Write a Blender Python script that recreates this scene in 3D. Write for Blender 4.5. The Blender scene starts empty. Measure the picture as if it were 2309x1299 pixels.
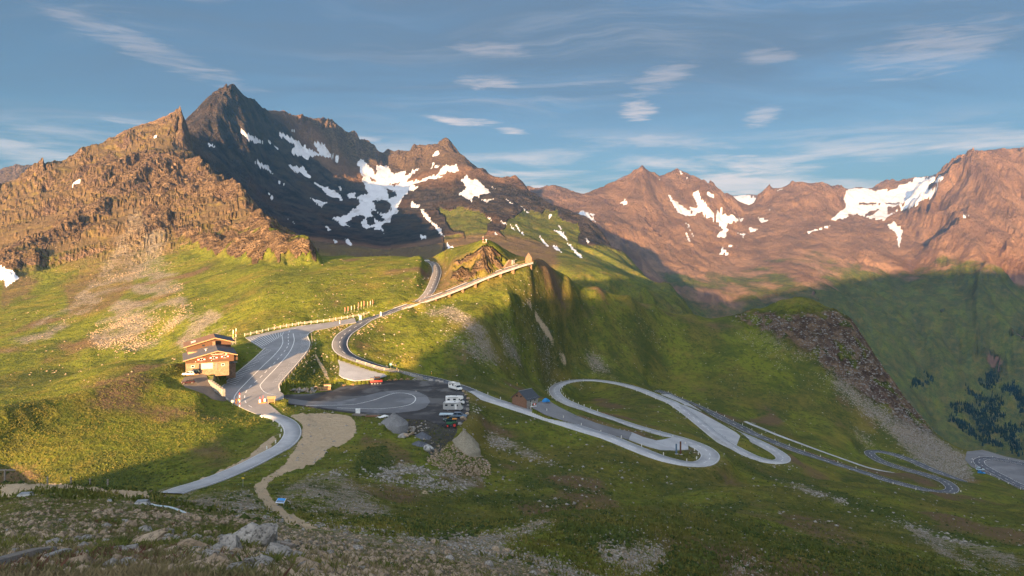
import bpy, bmesh, math, random
import numpy as np
from mathutils import Vector, Matrix
from mathutils.geometry import tessellate_polygon

# ---------------------------------------------------------------- camera
scene = bpy.context.scene
COL = scene.collection
PW, PH, F, CX, HY = 2309.0, 1299.0, 1700.0, 1154.5, 560.0   # photo size, focal length in its pixels, horizon row
cam_d = bpy.data.cameras.new("camera")
cam = bpy.data.objects.new("camera", cam_d); COL.objects.link(cam)
cam.location = (0, 0, 0); cam.rotation_euler = (math.radians(90), 0, 0)
cam_d.sensor_fit = 'HORIZONTAL'; cam_d.sensor_width = 36.0
cam_d.lens = 36.0 * F / PW
cam_d.shift_y = (HY - PH / 2) / PW
cam_d.clip_start = 0.2; cam_d.clip_end = 60000
scene.camera = cam
# ---------------------------------------------------------------- light
SUN_AZ = math.radians(18.0)      # light travels away from the camera, this far towards the right
SUN_EL = math.radians(3.9)
LDIR = Vector((math.sin(SUN_AZ) * math.cos(SUN_EL), math.cos(SUN_AZ) * math.cos(SUN_EL), -math.sin(SUN_EL)))
sun_d = bpy.data.lights.new("sun", 'SUN'); sun = bpy.data.objects.new("sun", sun_d); COL.objects.link(sun)
sun_d.energy = 5.0; sun_d.angle = math.radians(0.6); sun_d.color = (1.0, 0.60, 0.27)
sun.rotation_euler = LDIR.to_track_quat('-Z', 'Y').to_euler(); sun.location = (-200, -200, 300)
scene.view_settings.view_transform = 'Standard'; scene.view_settings.look = 'None'
scene.view_settings.gamma = 1.0; scene.view_settings.use_curve_mapping = False
scene.view_settings.exposure = 2.5
scene.render.engine = 'CYCLES'
scene.cycles.max_bounces = 5; scene.cycles.volume_bounces = 0; scene.cycles.transparent_max_bounces = 6
scene.cycles.use_denoising = True; scene.cycles.use_adaptive_sampling = True; scene.cycles.adaptive_threshold = .02
world = bpy.data.worlds.new("World"); scene.world = world; world.use_nodes = True

class NT:
    """small node-tree writer"""
    def __init__(s, tree): s.t = tree; s.n = tree.nodes; s.l = tree.links
    def new(s, typ, **kw):
        n = s.n.new(typ)
        for k, v in kw.items():
            if k == 'inp':
                for kk, vv in v.items():
                    s.set(n.inputs[kk], vv)
            else: setattr(n, k, v)
        return n
    def set(s, sock, v):
        if hasattr(v, 'is_output') or isinstance(v, bpy.types.NodeSocket): s.l.new(v, sock)
        else: sock.default_value = v
    def math(s, op, a, b=None, c=None, clamp=False):
        n = s.n.new('ShaderNodeMath'); n.operation = op; n.use_clamp = clamp
        for i, v in enumerate((a, b, c)):
            if v is not None: s.set(n.inputs[i], v)
        return n.outputs[0]
    def vmath(s, op, a, b=None, out=0):
        n = s.n.new('ShaderNodeVectorMath'); n.operation = op
        s.set(n.inputs[0], a)
        if b is not None:
            s.set(n.inputs['Scale'] if op == 'SCALE' else n.inputs[1], b)
        return n.outputs[out]
    def ramp(s, fac, a, b, lo=0.0, hi=1.0):
        n = s.n.new('ShaderNodeMapRange'); n.interpolation_type = 'SMOOTHSTEP'
        s.set(n.inputs[0], fac); s.set(n.inputs[1], a); s.set(n.inputs[2], b); s.set(n.inputs[3], lo); s.set(n.inputs[4], hi)
        return n.outputs[0]
    def mix(s, fac, a, b, typ='MIX'):
        n = s.n.new('ShaderNodeMix'); n.data_type = 'RGBA'; n.blend_type = typ
        s.set(n.inputs[0], fac)
        for sock, v in ((n.inputs[6], a), (n.inputs[7], b)):
            if isinstance(v, tuple) and len(v) == 3: v = (*v, 1)
            s.set(sock, v)
        return n.outputs[2]
    def noise(s, vec, scale, detail=4, rough=.55, dist=0.0, out=0, dim='3D'):
        n = s.n.new('ShaderNodeTexNoise'); n.noise_dimensions = dim
        s.set(n.inputs['Vector'], vec); s.set(n.inputs['Scale'], scale); s.set(n.inputs['Detail'], detail)
        s.set(n.inputs['Roughness'], rough); s.set(n.inputs['Distortion'], dist)
        return n.outputs[out]

# sky: physical sky plus thin procedural cloud
wt = NT(world.node_tree); wt.n.clear()
wo = wt.new('ShaderNodeOutputWorld'); bg = wt.new('ShaderNodeBackground')
sky = wt.new('ShaderNodeTexSky', sky_type='NISHITA', sun_disc=False)
sky.sun_elevation = SUN_EL
sky.sun_rotation = math.atan2(-LDIR.x, -LDIR.y)
sky.altitude = 1800; sky.air_density = 0.85; sky.dust_density = 3.0; sky.ozone_density = 2.0
SKY_STRENGTH = 0.031
tc = wt.new('ShaderNodeTexCoord')
sep = wt.new('ShaderNodeSeparateXYZ'); wt.l.new(tc.outputs['Generated'], sep.inputs[0])
zc = wt.math('MAXIMUM', sep.outputs[2], 0.01)
az = wt.math('ARCTAN2', sep.outputs[0], sep.outputs[1])      # 0 along the view, to the right positive
el = wt.math('ARCSINE', sep.outputs[2])
zz = wt.math('ADD', zc, 0.11)
cv = wt.new('ShaderNodeCombineXYZ')
wt.l.new(wt.math('DIVIDE', sep.outputs[0], zz), cv.inputs[0]); wt.l.new(wt.math('DIVIDE', sep.outputs[1], zz), cv.inputs[1])
warp = wt.noise(cv.outputs[0], 0.9, 3, .5, 0, out=1)
cvw = wt.vmath('ADD', cv.outputs[0], wt.vmath('SCALE', wt.vmath('SUBTRACT', warp, (.5, .5, .5)), .9))
st = wt.new('ShaderNodeMapping', inp={'Rotation': (0, 0, math.radians(28)), 'Scale': (0.42, 1.3, 1)}); wt.l.new(cvw, st.inputs[0])
veil = wt.ramp(wt.noise(st.outputs[0], 1.15, 7, .58, .3), .30, .64)
veil2 = wt.ramp(wt.noise(st.outputs[0], 3.1, 6, .6, .2), .5, .8)
hv = wt.new('ShaderNodeCombineXYZ'); wt.l.new(wt.math('MULTIPLY', az, 3.2), hv.inputs[0]); wt.l.new(wt.math('MULTIPLY', el, 26.0), hv.inputs[1])
bands = wt.noise(hv.outputs[0], 1.5, 6, .6, .4)
bank = wt.math('MULTIPLY', wt.ramp(bands, .42, .66), wt.math('MULTIPLY', wt.ramp(el, .0, .06), wt.ramp(el, .17, .09)))
cloud = wt.math('MAXIMUM', wt.math('MULTIPLY', veil, .82), wt.math('MULTIPLY', veil2, .28))
cloud = wt.math('MULTIPLY', cloud, wt.ramp(el, .10, .24))
veil_f = cloud
fib = wt.new('ShaderNodeMapping', inp={'Rotation': (0, 0, math.radians(-22)), 'Scale': (0.55, 2.6, 1)}); wt.l.new(cvw, fib.inputs[0])
wisp = wt.math('MULTIPLY', wt.ramp(wt.noise(fib.outputs[0], 1.7, 9, .66, .5), .46, .74), wt.ramp(wt.noise(cv.outputs[0], .55, 3, .5), .40, .62))
wisp = wt.math('MULTIPLY', wisp, wt.math('MULTIPLY', wt.ramp(el, .08, .2), .55))
cloud = wt.math('MULTIPLY', bank, .85)
fine = wt.noise(hv.outputs[0], 5.0, 6, .62, .5)
def puff(px, py, hw, hh, k, tilt=0.0):
    """one small bright cloud at a compass bearing and height"""
    global cloud
    a0 = math.atan2(px - CX, F); e0 = math.atan2((HY - py), math.hypot(F, px - CX))
    da = wt.math('SUBTRACT', az, a0); de = wt.math('SUBTRACT', el, e0)
    de = wt.math('ADD', de, wt.math('MULTIPLY', da, tilt))
    q = wt.math('ADD', wt.math('POWER', wt.math('ABSOLUTE', wt.math('DIVIDE', da, hw / F)), 2.0),
                wt.math('POWER', wt.math('ABSOLUTE', wt.math('DIVIDE', de, hh / F)), 2.0))
    q = wt.math('ADD', q, wt.math('MULTIPLY', wt.math('SUBTRACT', fine, .5), 4.2))
    m = wt.math('MULTIPLY', wt.ramp(q, 1.25, -.5), k)
    cloud = wt.math('MAXIMUM', cloud, m)
for a in ((1050, 274, 95, 11, .85, .08), (1150, 294, 45, 8, .8, .1), (1100, 184, 72, 17, .6, 0), (1110, 112, 85, 20, .4, .06),
          (1440, 250, 46, 22, .75, 0), (1490, 178, 80, 28, .42, -.3), (1655, 357, 85, 6, .7, -.05), (1715, 262, 40, 22, .45, -.2),
          (1480, 318, 150, 16, .42, .05), (820, 312, 50, 8, .5, .15), (330, 110, 210, 26, .35, .3), (1730, 128, 60, 18, .35, 0),
          (2100, 110, 140, 50, .38, -.1), (1210, 424, 60, 9, .9, 0), (1760, 388, 50, 7, .6, 0), (1690, 432, 40, 8, .8, 0), (300, 275, 70, 9, .4, .1), (60, 340, 130, 22, .5, .1)):
    puff(*a)
# thin cloud, brightened on the unseen sunward side to add fill; slate blue opposite
sd = -LDIR
cosg = wt.vmath('DOT_PRODUCT', tc.outputs['Generated'], (sd.x, sd.y, sd.z), out=1)
toward = wt.ramp(cosg, -.45, 1.0)
veilcol = wt.mix(toward, (.030, .042, .060, 1), (.64, .66, .72, 1))
wispcol = wt.mix(toward, (.098, .100, .112, 1), (.9, .85, .8, 1))
puffcol = wt.mix(toward, wt.mix(wt.ramp(el, .05, .28), (.225, .185, .165, 1), (.125, .110, .112, 1)), (.95, .85, .75, 1))
skycol = wt.new('ShaderNodeVectorMath', operation='SCALE'); wt.l.new(sky.outputs[0], skycol.inputs[0]); skycol.inputs['Scale'].default_value = SKY_STRENGTH
hsv = wt.new('ShaderNodeHueSaturation', inp={'Saturation': .90, 'Value': 1.0}); wt.l.new(skycol.outputs[0], hsv.inputs['Color'])
wt.l.new(wt.mix(cloud, wt.mix(wisp, wt.mix(veil_f, hsv.outputs[0], veilcol), wispcol), puffcol), bg.inputs['Color'])
bg.inputs['Strength'].default_value = 1.0
wt.l.new(bg.outputs[0], wo.inputs['Surface'])
# ---------------------------------------------------------------- pixel <-> place
def vrow(py): return (py - HY) / F
def PD(px, py, d):            # a photo pixel at a known depth
    return np.array([(px - CX) / F * d, d, -vrow(py) * d])
def PZ(px, py, z):            # a photo pixel on a known height below the camera
    return PD(px, py, -z / vrow(py))
def smooth(a, b, x):
    t = np.clip((x - a) / (b - a), 0, 1); return t * t * (3 - 2 * t)
rng = np.random.default_rng(7)
# ---------------------------------------------------------------- noise on arrays
def _h(ix, iy, s):
    with np.errstate(over='ignore'):
        n = ix.astype(np.int32).view(np.uint32) * np.uint32(374761393) + iy.astype(np.int32).view(np.uint32) * np.uint32(668265263) + np.uint32((s * 974634777) & 0xffffffff)
        n = (n ^ (n >> np.uint32(13))) * np.uint32(1274126177)
        n ^= n >> np.uint32(16)
    return (n & np.uint32(0xffffff)).astype(np.float32) * np.float32(1 / 0xffffff)
def vnoise(x, y, s=0):
    x = np.asarray(x, np.float32); y = np.asarray(y, np.float32)
    ix = np.floor(x); iy = np.floor(y); fx = (x - ix).astype(np.float32); fy = (y - iy).astype(np.float32)
    u = fx * fx * fx * (fx * (fx * 6 - 15) + 10); w = fy * fy * fy * (fy * (fy * 6 - 15) + 10)
    g = []
    for oy in (0, 1):
        for ox in (0, 1):
            a = _h(ix + ox, iy + oy, s) * 6.2832
            g.append(np.cos(a) * (fx - ox) + np.sin(a) * (fy - oy))
    return ((g[0] * (1 - u) + g[1] * u) * (1 - w) + (g[2] * (1 - u) + g[3] * u) * w) * 1.5
def fbm(x, y, o=4, s=0, lac=2.03, gain=.5, ridged=False):
    a = 1.0; r = np.zeros_like(x, dtype=np.float32); t = 0
    for i in range(o):
        n = vnoise(x, y, s + i)
        if ridged: n = 1 - 2 * np.abs(n)
        r += a * n; t += a; a *= gain; x = x * lac + 13.7; y = y * lac - 7.1
    return r / t
def gullies(x, y, gx, gy, octs=4, s=3, gain=.45):
    """ravine noise: stripes that run down the slope (gx,gy); returns about -1..1"""
    x = x.astype(np.float32); y = y.astype(np.float32)
    h = np.zeros_like(x); hx = np.zeros_like(x); hy = np.zeros_like(x)
    a = 1.0; f = 1.0; tot = 0
    for o in range(octs):
        dx = gy + hy; dy = -(gx + hx)
        m = np.sqrt(dx * dx + dy * dy) + 1e-4; k = np.minimum(m, 1.3) / m
        dx = dx * k; dy = dy * k
        X = x * f; Y = y * f; ix = np.floor(X); iy = np.floor(Y); fx = X - ix; fy = Y - iy
        va = 0; vx = 0; vy = 0; wt_ = 0
        for i in (-1, 0, 1, 2):
            for j in (-1, 0, 1, 2):
                px_ = fx - i - _h(ix + i, iy + j, s + o) * .5 + .25; py_ = fy - j - _h(ix + i, iy + j, s + o + 50) * .5 + .25
                w = np.exp(-2 * (px_ * px_ + py_ * py_)); ph = 6.2832 * (px_ * dx + py_ * dy)
                va = va + np.cos(ph) * w; sn = -np.sin(ph) * w; vx = vx + sn * dx; vy = vy + sn * dy; wt_ = wt_ + w
        h += a * va / wt_; hx += a * f * .5 * vx / wt_; hy += a * f * .5 * vy / wt_
        tot += a; a *= gain; f *= 2.0
    return h / tot
def inpoly(px, py, poly):
    poly = np.asarray(poly, float); x0, y0 = poly.min(0); x1, y1 = poly.max(0)
    res = np.zeros(px.shape, bool)
    sel = np.nonzero((px >= x0) & (px <= x1) & (py >= y0) & (py <= y1))
    if len(sel[0]) == 0: return res
    X = px[sel]; Y = py[sel]; c = np.zeros(X.shape, bool)
    n = len(poly)
    for i in range(n):
        xa, ya = poly[i]; xb, yb = poly[(i + 1) % n]
        if ya == yb: continue
        c ^= ((ya > Y) != (yb > Y)) & (X < (xb - xa) * (Y - ya) / (yb - ya) + xa)
    res[sel] = c
    return res
def catmull(P, step):
    """smooth 3-D polyline through the nodes, one point every `step` metres"""
    P = np.asarray(P, float)
    Q = np.vstack([2 * P[0] - P[1], P, 2 * P[-1] - P[-2]]); out = []
    for i in range(1, len(Q) - 2):
        n = 24; t = np.linspace(0, 1, n, endpoint=False)[:, None]
        p0, p1, p2, p3 = Q[i - 1], Q[i], Q[i + 1], Q[i + 2]
        out.append(.5 * (2 * p1 + (p2 - p0) * t + (2 * p0 - 5 * p1 + 4 * p2 - p3) * t ** 2 + (3 * p1 - p0 - 3 * p2 + p3) * t ** 3))
    out = np.vstack(out + [P[-1:]])
    s = np.r_[0, np.cumsum(np.linalg.norm(np.diff(out[:, :2], axis=0), axis=1))]
    m = max(2, int(round(s[-1] / step)) + 1); q = np.linspace(0, s[-1], m)
    return np.stack([np.interp(q, s, out[:, k]) for k in range(3)], 1)
def offset_line(L, off):
    t = np.gradient(L[:, :2], axis=0); t /= np.linalg.norm(t, axis=1)[:, None] + 1e-9
    n = np.stack([t[:, 1], -t[:, 0]], 1)          # to the right of travel
    R = L.copy(); R[:, :2] += n * off
    return R
# ---------------------------------------------------------------- objects
def obj(name, mesh, mat=None, parent=None, loc=None):
    o = bpy.data.objects.new(name, mesh); COL.objects.link(o)
    if mat is not None and mesh is not None:
        if not mesh.materials: mesh.materials.append(mat)
    if parent is not None: o.parent = parent
    if loc is not None: o.location = loc
    return o
def mesh_np(name, V, Fq, smooth_=False):
    """mesh from arrays: V (n,3), Fq list/array of equal-length faces"""
    V = np.asarray(V, np.float32); Fq = np.asarray(Fq, np.int32)
    me = bpy.data.meshes.new(name); k = Fq.shape[1]
    me.vertices.add(len(V)); me.vertices.foreach_set('co', V.ravel())
    me.loops.add(Fq.size); me.loops.foreach_set('vertex_index', Fq.ravel())
    me.polygons.add(len(Fq)); me.polygons.foreach_set('loop_start', np.arange(0, Fq.size, k, dtype=np.int32))
    me.polygons.foreach_set('loop_total', np.full(len(Fq), k, np.int32))
    if smooth_: me.polygons.foreach_set('use_smooth', np.ones(len(Fq), bool))
    me.update(calc_edges=True)
    return me
def tag(o, label, cat, group=None):
    o['label'] = label; o['category'] = cat
    if group: o['group'] = group
    return o
def struct(o): o['kind'] = 'structure'; return o
def empty(name, label, cat, loc=(0, 0, 0), rz=0.0, group=None, parent=None):
    o = bpy.data.objects.new(name, None); COL.objects.link(o); o.empty_display_size = .2
    o.location = loc; o.rotation_euler = (0, 0, rz)
    return tag(o, label, cat, group)
# ---------------------------------------------------------------- where the roads and paved areas lie
def fitplane(nodes):
    A = np.array([PZ(*n) for n in nodes]); M = np.c_[A[:, :2], np.ones(len(A))]
    return np.linalg.lstsq(M, A[:, 2], rcond=None)[0]
def onplane(px, py, pl):     # pixel ray meets the plane z = a x + b y + c
    tx = (px - CX) / F; v = vrow(py)
    d = pl[2] / (-v - pl[0] * tx - pl[1]); return PD(px, py, d)
def PXD(px, py, d): return (px, py, -vrow(py) * d)
PL_PARK = fitplane([PXD(780, 722, 394), PXD(553, 761, 364), PXD(598, 785, 343), PXD(498, 877, 288), PXD(557, 925, 262), PXD(699, 774, 344), PXD(628, 870, 292)])
PL_LOT = np.array([0, 0, -57.0])
PARK = [(800, 717), (760, 724), (726, 729), (674, 735), (622, 745), (553, 761), (567, 771), (586, 783), (592, 787), (598, 785), (570, 811), (536, 839), (510, 861), (499, 875), (499, 884),
        (505, 894), (515, 903), (536, 915), (560, 926), (590, 938), (612, 950), (642, 944), (634, 934), (619, 921), (605, 910), (612, 906), (640, 898), (640, 889), (633, 884), (629, 876),
        (630, 867), (640, 854), (666, 825), (692, 793), (699, 774), (694, 754), (709, 745), (740, 740), (770, 732), (803, 727)]
LOT = [(634, 892), (650, 890), (700, 888), (750, 881), (771, 871), (801, 866), (834, 862), (874, 857), (939, 857), (986, 860), (1012, 866), (1036, 875), (1050, 890), (1058, 911), (1058, 930), (1050, 946),
       (1034, 958), (1020, 964), (985, 955), (960, 946), (935, 946), (905, 943), (869, 936), (834, 934), (787, 930), (717, 920), (670, 913), (626, 909), (622, 900)]
LOOP = [(630, 896), (663, 900), (700, 905), (764, 906), (811, 896), (857, 884), (904, 879), (939, 882), (963, 893), (970, 906), (960, 919), (942, 926), (900, 931), (857, 932), (800, 929), (717, 918), (660, 911), (628, 907)]
PULL = [(760, 806), (767, 812), (790, 819), (834, 834), (869, 843), (872, 847), (839, 855), (799, 858), (773, 852), (764, 845), (766, 826)]
PL_PULL = fitplane([PXD(762, 808, 338), PXD(869, 844, 327), PXD(800, 857, 315), PXD(764, 845, 318)])
HUTYARD = [(1200, 918), (1218, 904), (1236, 903), (1260, 917), (1300, 937), (1345, 954), (1390, 967), (1424, 974), (1418, 991), (1380, 984), (1330, 967), (1280, 950), (1230, 934)]
PL_YARD = fitplane([(1210, 912, -60.5), (1420, 980, -68.5), (1400, 990, -68), (1250, 915, -62)])
YARDLIGHT = [(1424, 974), (1450, 985), (1480, 993), (1495, 991), (1520, 985), (1552, 1000), (1552, 1013), (1520, 1015), (1490, 1014), (1460, 1006), (1418, 991)]
PL_YL = fitplane([(1421, 982, -68.6), (1490, 1003, -71.6), (1550, 1008, -73.6), (1520, 986, -74.0)])
TONGUE = [(1512, 906), (1545, 914), (1580, 930), (1625, 955), (1660, 975), (1669, 983), (1660, 1006), (1640, 1003), (1620, 990), (1590, 966), (1560, 942), (1535, 922)]
PL_TONGUE = fitplane([(1516, 908, -88), (1594, 965, -90.5), (1640, 1003, -92.5), (1665, 985, -93), (1580, 930, -90)])
LOWLOT = [(2176, 1036), (2180, 1018), (2215, 1014), (2270, 1030), (2330, 1042), (2420, 1055), (2420, 1125), (2330, 1112), (2290, 1098), (2245, 1076), (2215, 1064), (2190, 1052)]
PL_LOW = np.array([0, 0, -138.0])
DRIVE = [(505, 893), (490, 886), (478, 870), (470, 856), (463, 842), (500, 829), (512, 829), (497, 838), (440, 846), (416, 850), (408, 862), (418, 873), (440, 880), (462, 888), (480, 900), (508, 905), (517, 903)]
PL_DRIVE = fitplane([PXD(508, 897, 277), PXD(478, 878, 279), PXD(430, 850, 282), PXD(500, 832, 292), PXD(410, 862, 275)])
AREAS = [('parking_lot', PARK, PL_PARK, 'asphalt_park'), ('gravel_yard', LOT, PL_LOT, 'gravel_dark'), ('turnout', PULL, PL_PULL, 'asphalt_pale'), ('hut_yard', HUTYARD, PL_YARD, 'asphalt_mid'),
         ('turnout', YARDLIGHT, PL_YL, 'asphalt_pale'), ('turnout', TONGUE, PL_TONGUE, 'asphalt_pale'), ('parking_lot', LOWLOT, PL_LOW, 'asphalt_mid'), ('driveway', DRIVE, PL_DRIVE, 'gravel_warm')]
R_CURVE = [PXD(905, 693.5, 410), PXD(880, 703, 404), PXD(858, 711.5, 399), PXD(840, 717, 396), PXD(822, 724, 391), PXD(801, 738, 380), PXD(780, 751, 368), PXD(769, 764, 357), PXD(766, 778, 347), PXD(773, 792, 340), PXD(789, 804, 336), PXD(817, 815, 333), PXD(850, 825, 331), PXD(878, 833, 330), (905, 840, -54.8), (940, 848, -56.4), (985, 858, -57.8), (1030, 871, -58.6), (1060, 882, -59)]
R_A = [(1060, 882, -59), (1100, 898, -60), (1139, 911, -61), (1191, 928, -62.2), (1256, 949, -63.6), (1321, 969, -65), (1373, 985, -66.4), (1425, 1007, -68.4), (1477, 1028, -70.3), (1516, 1040, -71.5), (1555, 1048, -72.6), (1583, 1046, -73.1), (1599, 1036, -73.6), (1600, 1023, -74),
       (1581, 1008, -74.5), (1542, 993, -75.2), (1490, 978, -76), (1438, 964, -77), (1386, 947, -78), (1334, 929, -79.2), (1295, 914, -80.2), (1266, 900, -81.1), (1253, 888, -81.7), (1251, 876, -82.2), (1266, 865, -82.7), (1295, 858, -83.2), (1334, 857, -83.9), (1373, 861, -84.6), (1412, 869, -85.4),
       (1451, 881, -86.2), (1490, 897, -87.2), (1516, 908, -88), (1542, 925, -88.8), (1568, 945, -89.8), (1594, 966, -90.8), (1620, 987, -91.8), (1640, 1001, -92.5), (1680, 1022, -93.7), (1713, 1035, -94.6), (1746, 1042, -95.5), (1763, 1039, -96), (1765, 1031, -96.5), (1750, 1019, -97), (1724, 1004, -97.2), (1694, 990, -97.6), (1650, 971, -98.1), (1600, 946, -98.6),
       (1540, 909, -99.1), (1500, 889, -99.4)]
R_B = [(1480, 880, -99.3), (1500, 886, -99.7), (1516, 893.5, -100.1), (1555, 909, -101.2), (1594, 926, -102.4), (1633, 945, -103.7), (1672, 964, -105), (1705, 981, -106.2), (1761, 1003, -108.2), (1816, 1023, -110), (1872, 1042, -111.8), (1927, 1059, -113.5), (1983, 1077, -115.4), (2038, 1092, -117.2), (2093, 1105, -119), (2128, 1110, -120.4), (2145, 1106, -121.4), (2145, 1097, -122.6),
       (2127, 1085, -124.6), (2086, 1070, -125.6), (2049, 1060, -126.5), (2012, 1049, -127.5), (1983, 1038, -128.5), (1964, 1026, -129.4), (1962, 1019, -130), (1977, 1017, -130.5), (2005, 1022, -131.2), (2038, 1032, -132), (2068, 1044, -132.8), (2093, 1055, -133.4), (2130, 1070, -134.4), (2175, 1088, -135.6)]
R_UP = [PXD(944, 680, 419), PXD(956, 672, 426), PXD(969, 656, 440), PXD(978.5, 636, 462), PXD(984.5, 617, 488), PXD(984, 605, 508), PXD(977, 593, 528), PXD(965, 587, 538), PXD(950, 589, 538)]
R_EDEL = [(600, 934, -56.6), (628, 942, -57), (651, 955, -57.2), (660, 972, -57.3), (654, 990, -57.4), (637, 1007, -57.4), (606, 1024, -57.3), (576, 1040, -57), (545, 1055, -56.6), (515, 1068, -56.2), (480, 1082, -55.6), (450, 1092, -55), (418, 1101, -54.4), (385, 1112, -53.6)]
R_LOW = [(2450, 1142, -137.2), (2309, 1098, -137.6), (2260, 1075, -137.6), (2226, 1057, -137.6), (2209, 1045, -137.6), (2209, 1037, -137.6), (2228, 1033, -137.6), (2258, 1036, -137.6), (2309, 1046, -137.6), (2420, 1070, -137.6)]
R_TRACK = [(1680, 950, -105.5), (1705, 960, -106.5), (1761, 983, -109.5), (1835, 1010, -114), (1909, 1038, -120), (1964, 1056, -123.5), (2020, 1067, -127)]
BRIDGE = [PXD(858, 711.5, 399), PXD(880, 703, 404), PXD(905, 693.5, 410), PXD(934, 684, 416), PXD(969, 673, 424), PXD(1004, 661, 432), PXD(1039, 647, 440), PXD(1074.5, 632, 449), PXD(1110, 618, 457), PXD(1145, 606, 465), PXD(1173, 597, 472), PXD(1192, 592, 477)]
ROADS = [('road', R_CURVE, 7.2, 'asphalt_dark', 'dash'), ('road', R_A, 6.6, 'asphalt_pale', 'dash'), ('road', R_B, 6.4, 'asphalt_dark', 'dash'), ('road', R_UP, 6.0, 'asphalt_warm', 'dash'), ('road', R_EDEL, 5.4, 'asphalt_pale', None), ('road', R_LOW, 6.6, 'asphalt_dark', 'dash'), ('track', R_TRACK, 2.4, 'asphalt_pale', None)]
LINES = [(n, catmull([PZ(*p) for p in pts], 2.0), w, m, mk) for n, pts, w, m, mk in ROADS]
for n, L, w, m, mk in LINES:          # even out the height along each road
    for _ in range(30): L[1:-1, 2] = .5 * L[1:-1, 2] + .25 * (L[:-2, 2] + L[2:, 2])
BR = catmull([PZ(*p) for p in BRIDGE], 2.0)
for _ in range(30): BR[1:-1, 2] = .5 * BR[1:-1, 2] + .25 * (BR[:-2, 2] + BR[2:, 2])
AREA3 = [(n, np.array([onplane(x, y, pl) for x, y in poly]), pl, m) for n, poly, pl, m in AREAS]
# ---------------------------------------------------------------- terrain: heights from ridge lines, slopes and roads
C = []                       # (px, py, depth): points of the ground as seen, each with its distance
DM = (np.array([0, 300, 350, 455, 500, 600, 700, 800, 1100, 1e5]), np.array([0, 300, 335, 398, 418, 478, 590, 720, 1100, 1e5]))
def remap(x, y, d): return (x, y, float(np.interp(d, *DM))) if y < 860 and x < 1215 else (x, y, d)
def add(*pts): C.extend(remap(*p) for p in pts)
def addraw(*pts): C.extend(pts)
def col(x, *pd): C.extend(remap(x, y, d) for y, d in pd)
# the spur the camera stands on
for x in (-1700, -800, -200, 200, 600, 1000, 1400, 1900, 2600, 4000):
    add((x, 2100, 2.0), (x, 1560, 4.0))
for x in (-1600, -800): col(x, (1500, 9.5), (1440, 27), (1560, 62), (1600, 95), (1450, 150))
col(-300, (1340, 9.5), (1300, 27), (1360, 62), (1380, 95), (1330, 150))
for x in (0, 180, 330): col(x, (1299, 9.5), (1250, 15), (1200, 27), (1160, 42), (1130, 62), (1090 + max(x, 0) * .03, 95), (1180, 125), (1165, 150))
for x in (460, 560): col(x, (1299, 9.5), (1250, 15), (1215, 24), (1190, 38), (1150, 85), (1118, 125), (1104, 150))
col(620, (1150, 93), (1125, 128), (1085, 168)); col(700, (1299, 10.5), (1230, 26), (1192, 60), (1160, 95), (1110, 140), (1062, 182), (1020, 212))
col(800, (1299, 12), (1220, 50), (1170, 95), (1130, 140), (1080, 172), (1030, 200)); col(900, (1299, 14), (1250, 35), (1190, 90), (1130, 150), (1090, 175), (1040, 200), (985, 228))
col(1000, (1299, 18), (1240, 55), (1180, 110), (1125, 165), (1100, 178), (1060, 196)); col(1100, (1299, 26), (1230, 75), (1175, 115), (1135, 160), (1115, 185), (1060, 215), (1000, 248))
col(1250, (1330, 40), (1240, 85), (1170, 112), (1150, 125), (1175, 140), (1132, 178), (1090, 205), (1030, 240)); col(1400, (1400, 40), (1299, 75), (1225, 92), (1160, 122), (1158, 132), (1200, 155), (1130, 203), (1080, 222))
col(1500, (1400, 45), (1299, 82), (1200, 108), (1146, 130), (1148, 138), (1200, 165), (1110, 226), (1080, 238)); col(1620, (1299, 88), (1220, 112), (1156, 140), (1140, 170), (1120, 215), (1085, 255))
col(1750, (1400, 65), (1299, 96), (1230, 118), (1170, 150), (1135, 200), (1110, 245), (1070, 300)); col(1880, (1299, 104), (1240, 126), (1185, 165), (1150, 205), (1100, 285)); col(2000, (1299, 112), (1250, 132), (1200, 168), (1150, 218), (1110, 275))
col(2150, (1299, 126), (1220, 180), (1160, 240), (1132, 310)); col(2300, (1299, 140), (1200, 218), (1140, 300)); col(2500, (1299, 155), (1190, 260), (1160, 340)); col(3200, (1299, 170), (1200, 300), (1180, 420)); col(4000, (1299, 180), (1200, 420))
# sunlit slope below the inn
def line(*pts):
    for a, b in zip(pts[:-1], pts[1:]):
        n = max(1, int(abs(b[0] - a[0]) // 11)); addraw(*[tuple(np.array(a) + (np.array(b) - np.array(a)) * k / n) for k in range(n + 1)])
line((-300, 1020, 200), (-120, 968, 212), (0, 936, 221), (100, 912, 235), (200, 884, 250), (300, 848, 269), (400, 818, 292))
line((-120, 1000, 246), (0, 972, 258), (100, 942, 272), (200, 912, 287), (300, 878, 304), (400, 842, 328))
line((-120, 1020, 206), (0, 975, 217), (100, 950, 229), (200, 930, 239), (300, 900, 254), (400, 868, 272), (450, 885, 268))
line((-120, 1090, 200), (0, 1086, 204), (200, 1086, 200), (400, 1092, 188)); line((0, 1035, 210), (200, 1010, 219), (400, 980, 232), (500, 985, 229))
line((0, 905, 312), (100, 868, 345), (200, 830, 362), (280, 816, 365), (350, 812, 368)); line((0, 880, 350), (100, 852, 375), (200, 842, 382), (280, 828, 384), (350, 818, 388))
col(470, (1060, 196), (1000, 226), (940, 250), (905, 266)); col(540, (1020, 218), (975, 238), (945, 250))
add((430, 842, 291), (500, 826, 297), (540, 812, 315), (520, 800, 325), (560, 790, 345), (470, 800, 330), (420, 808, 322))
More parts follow.
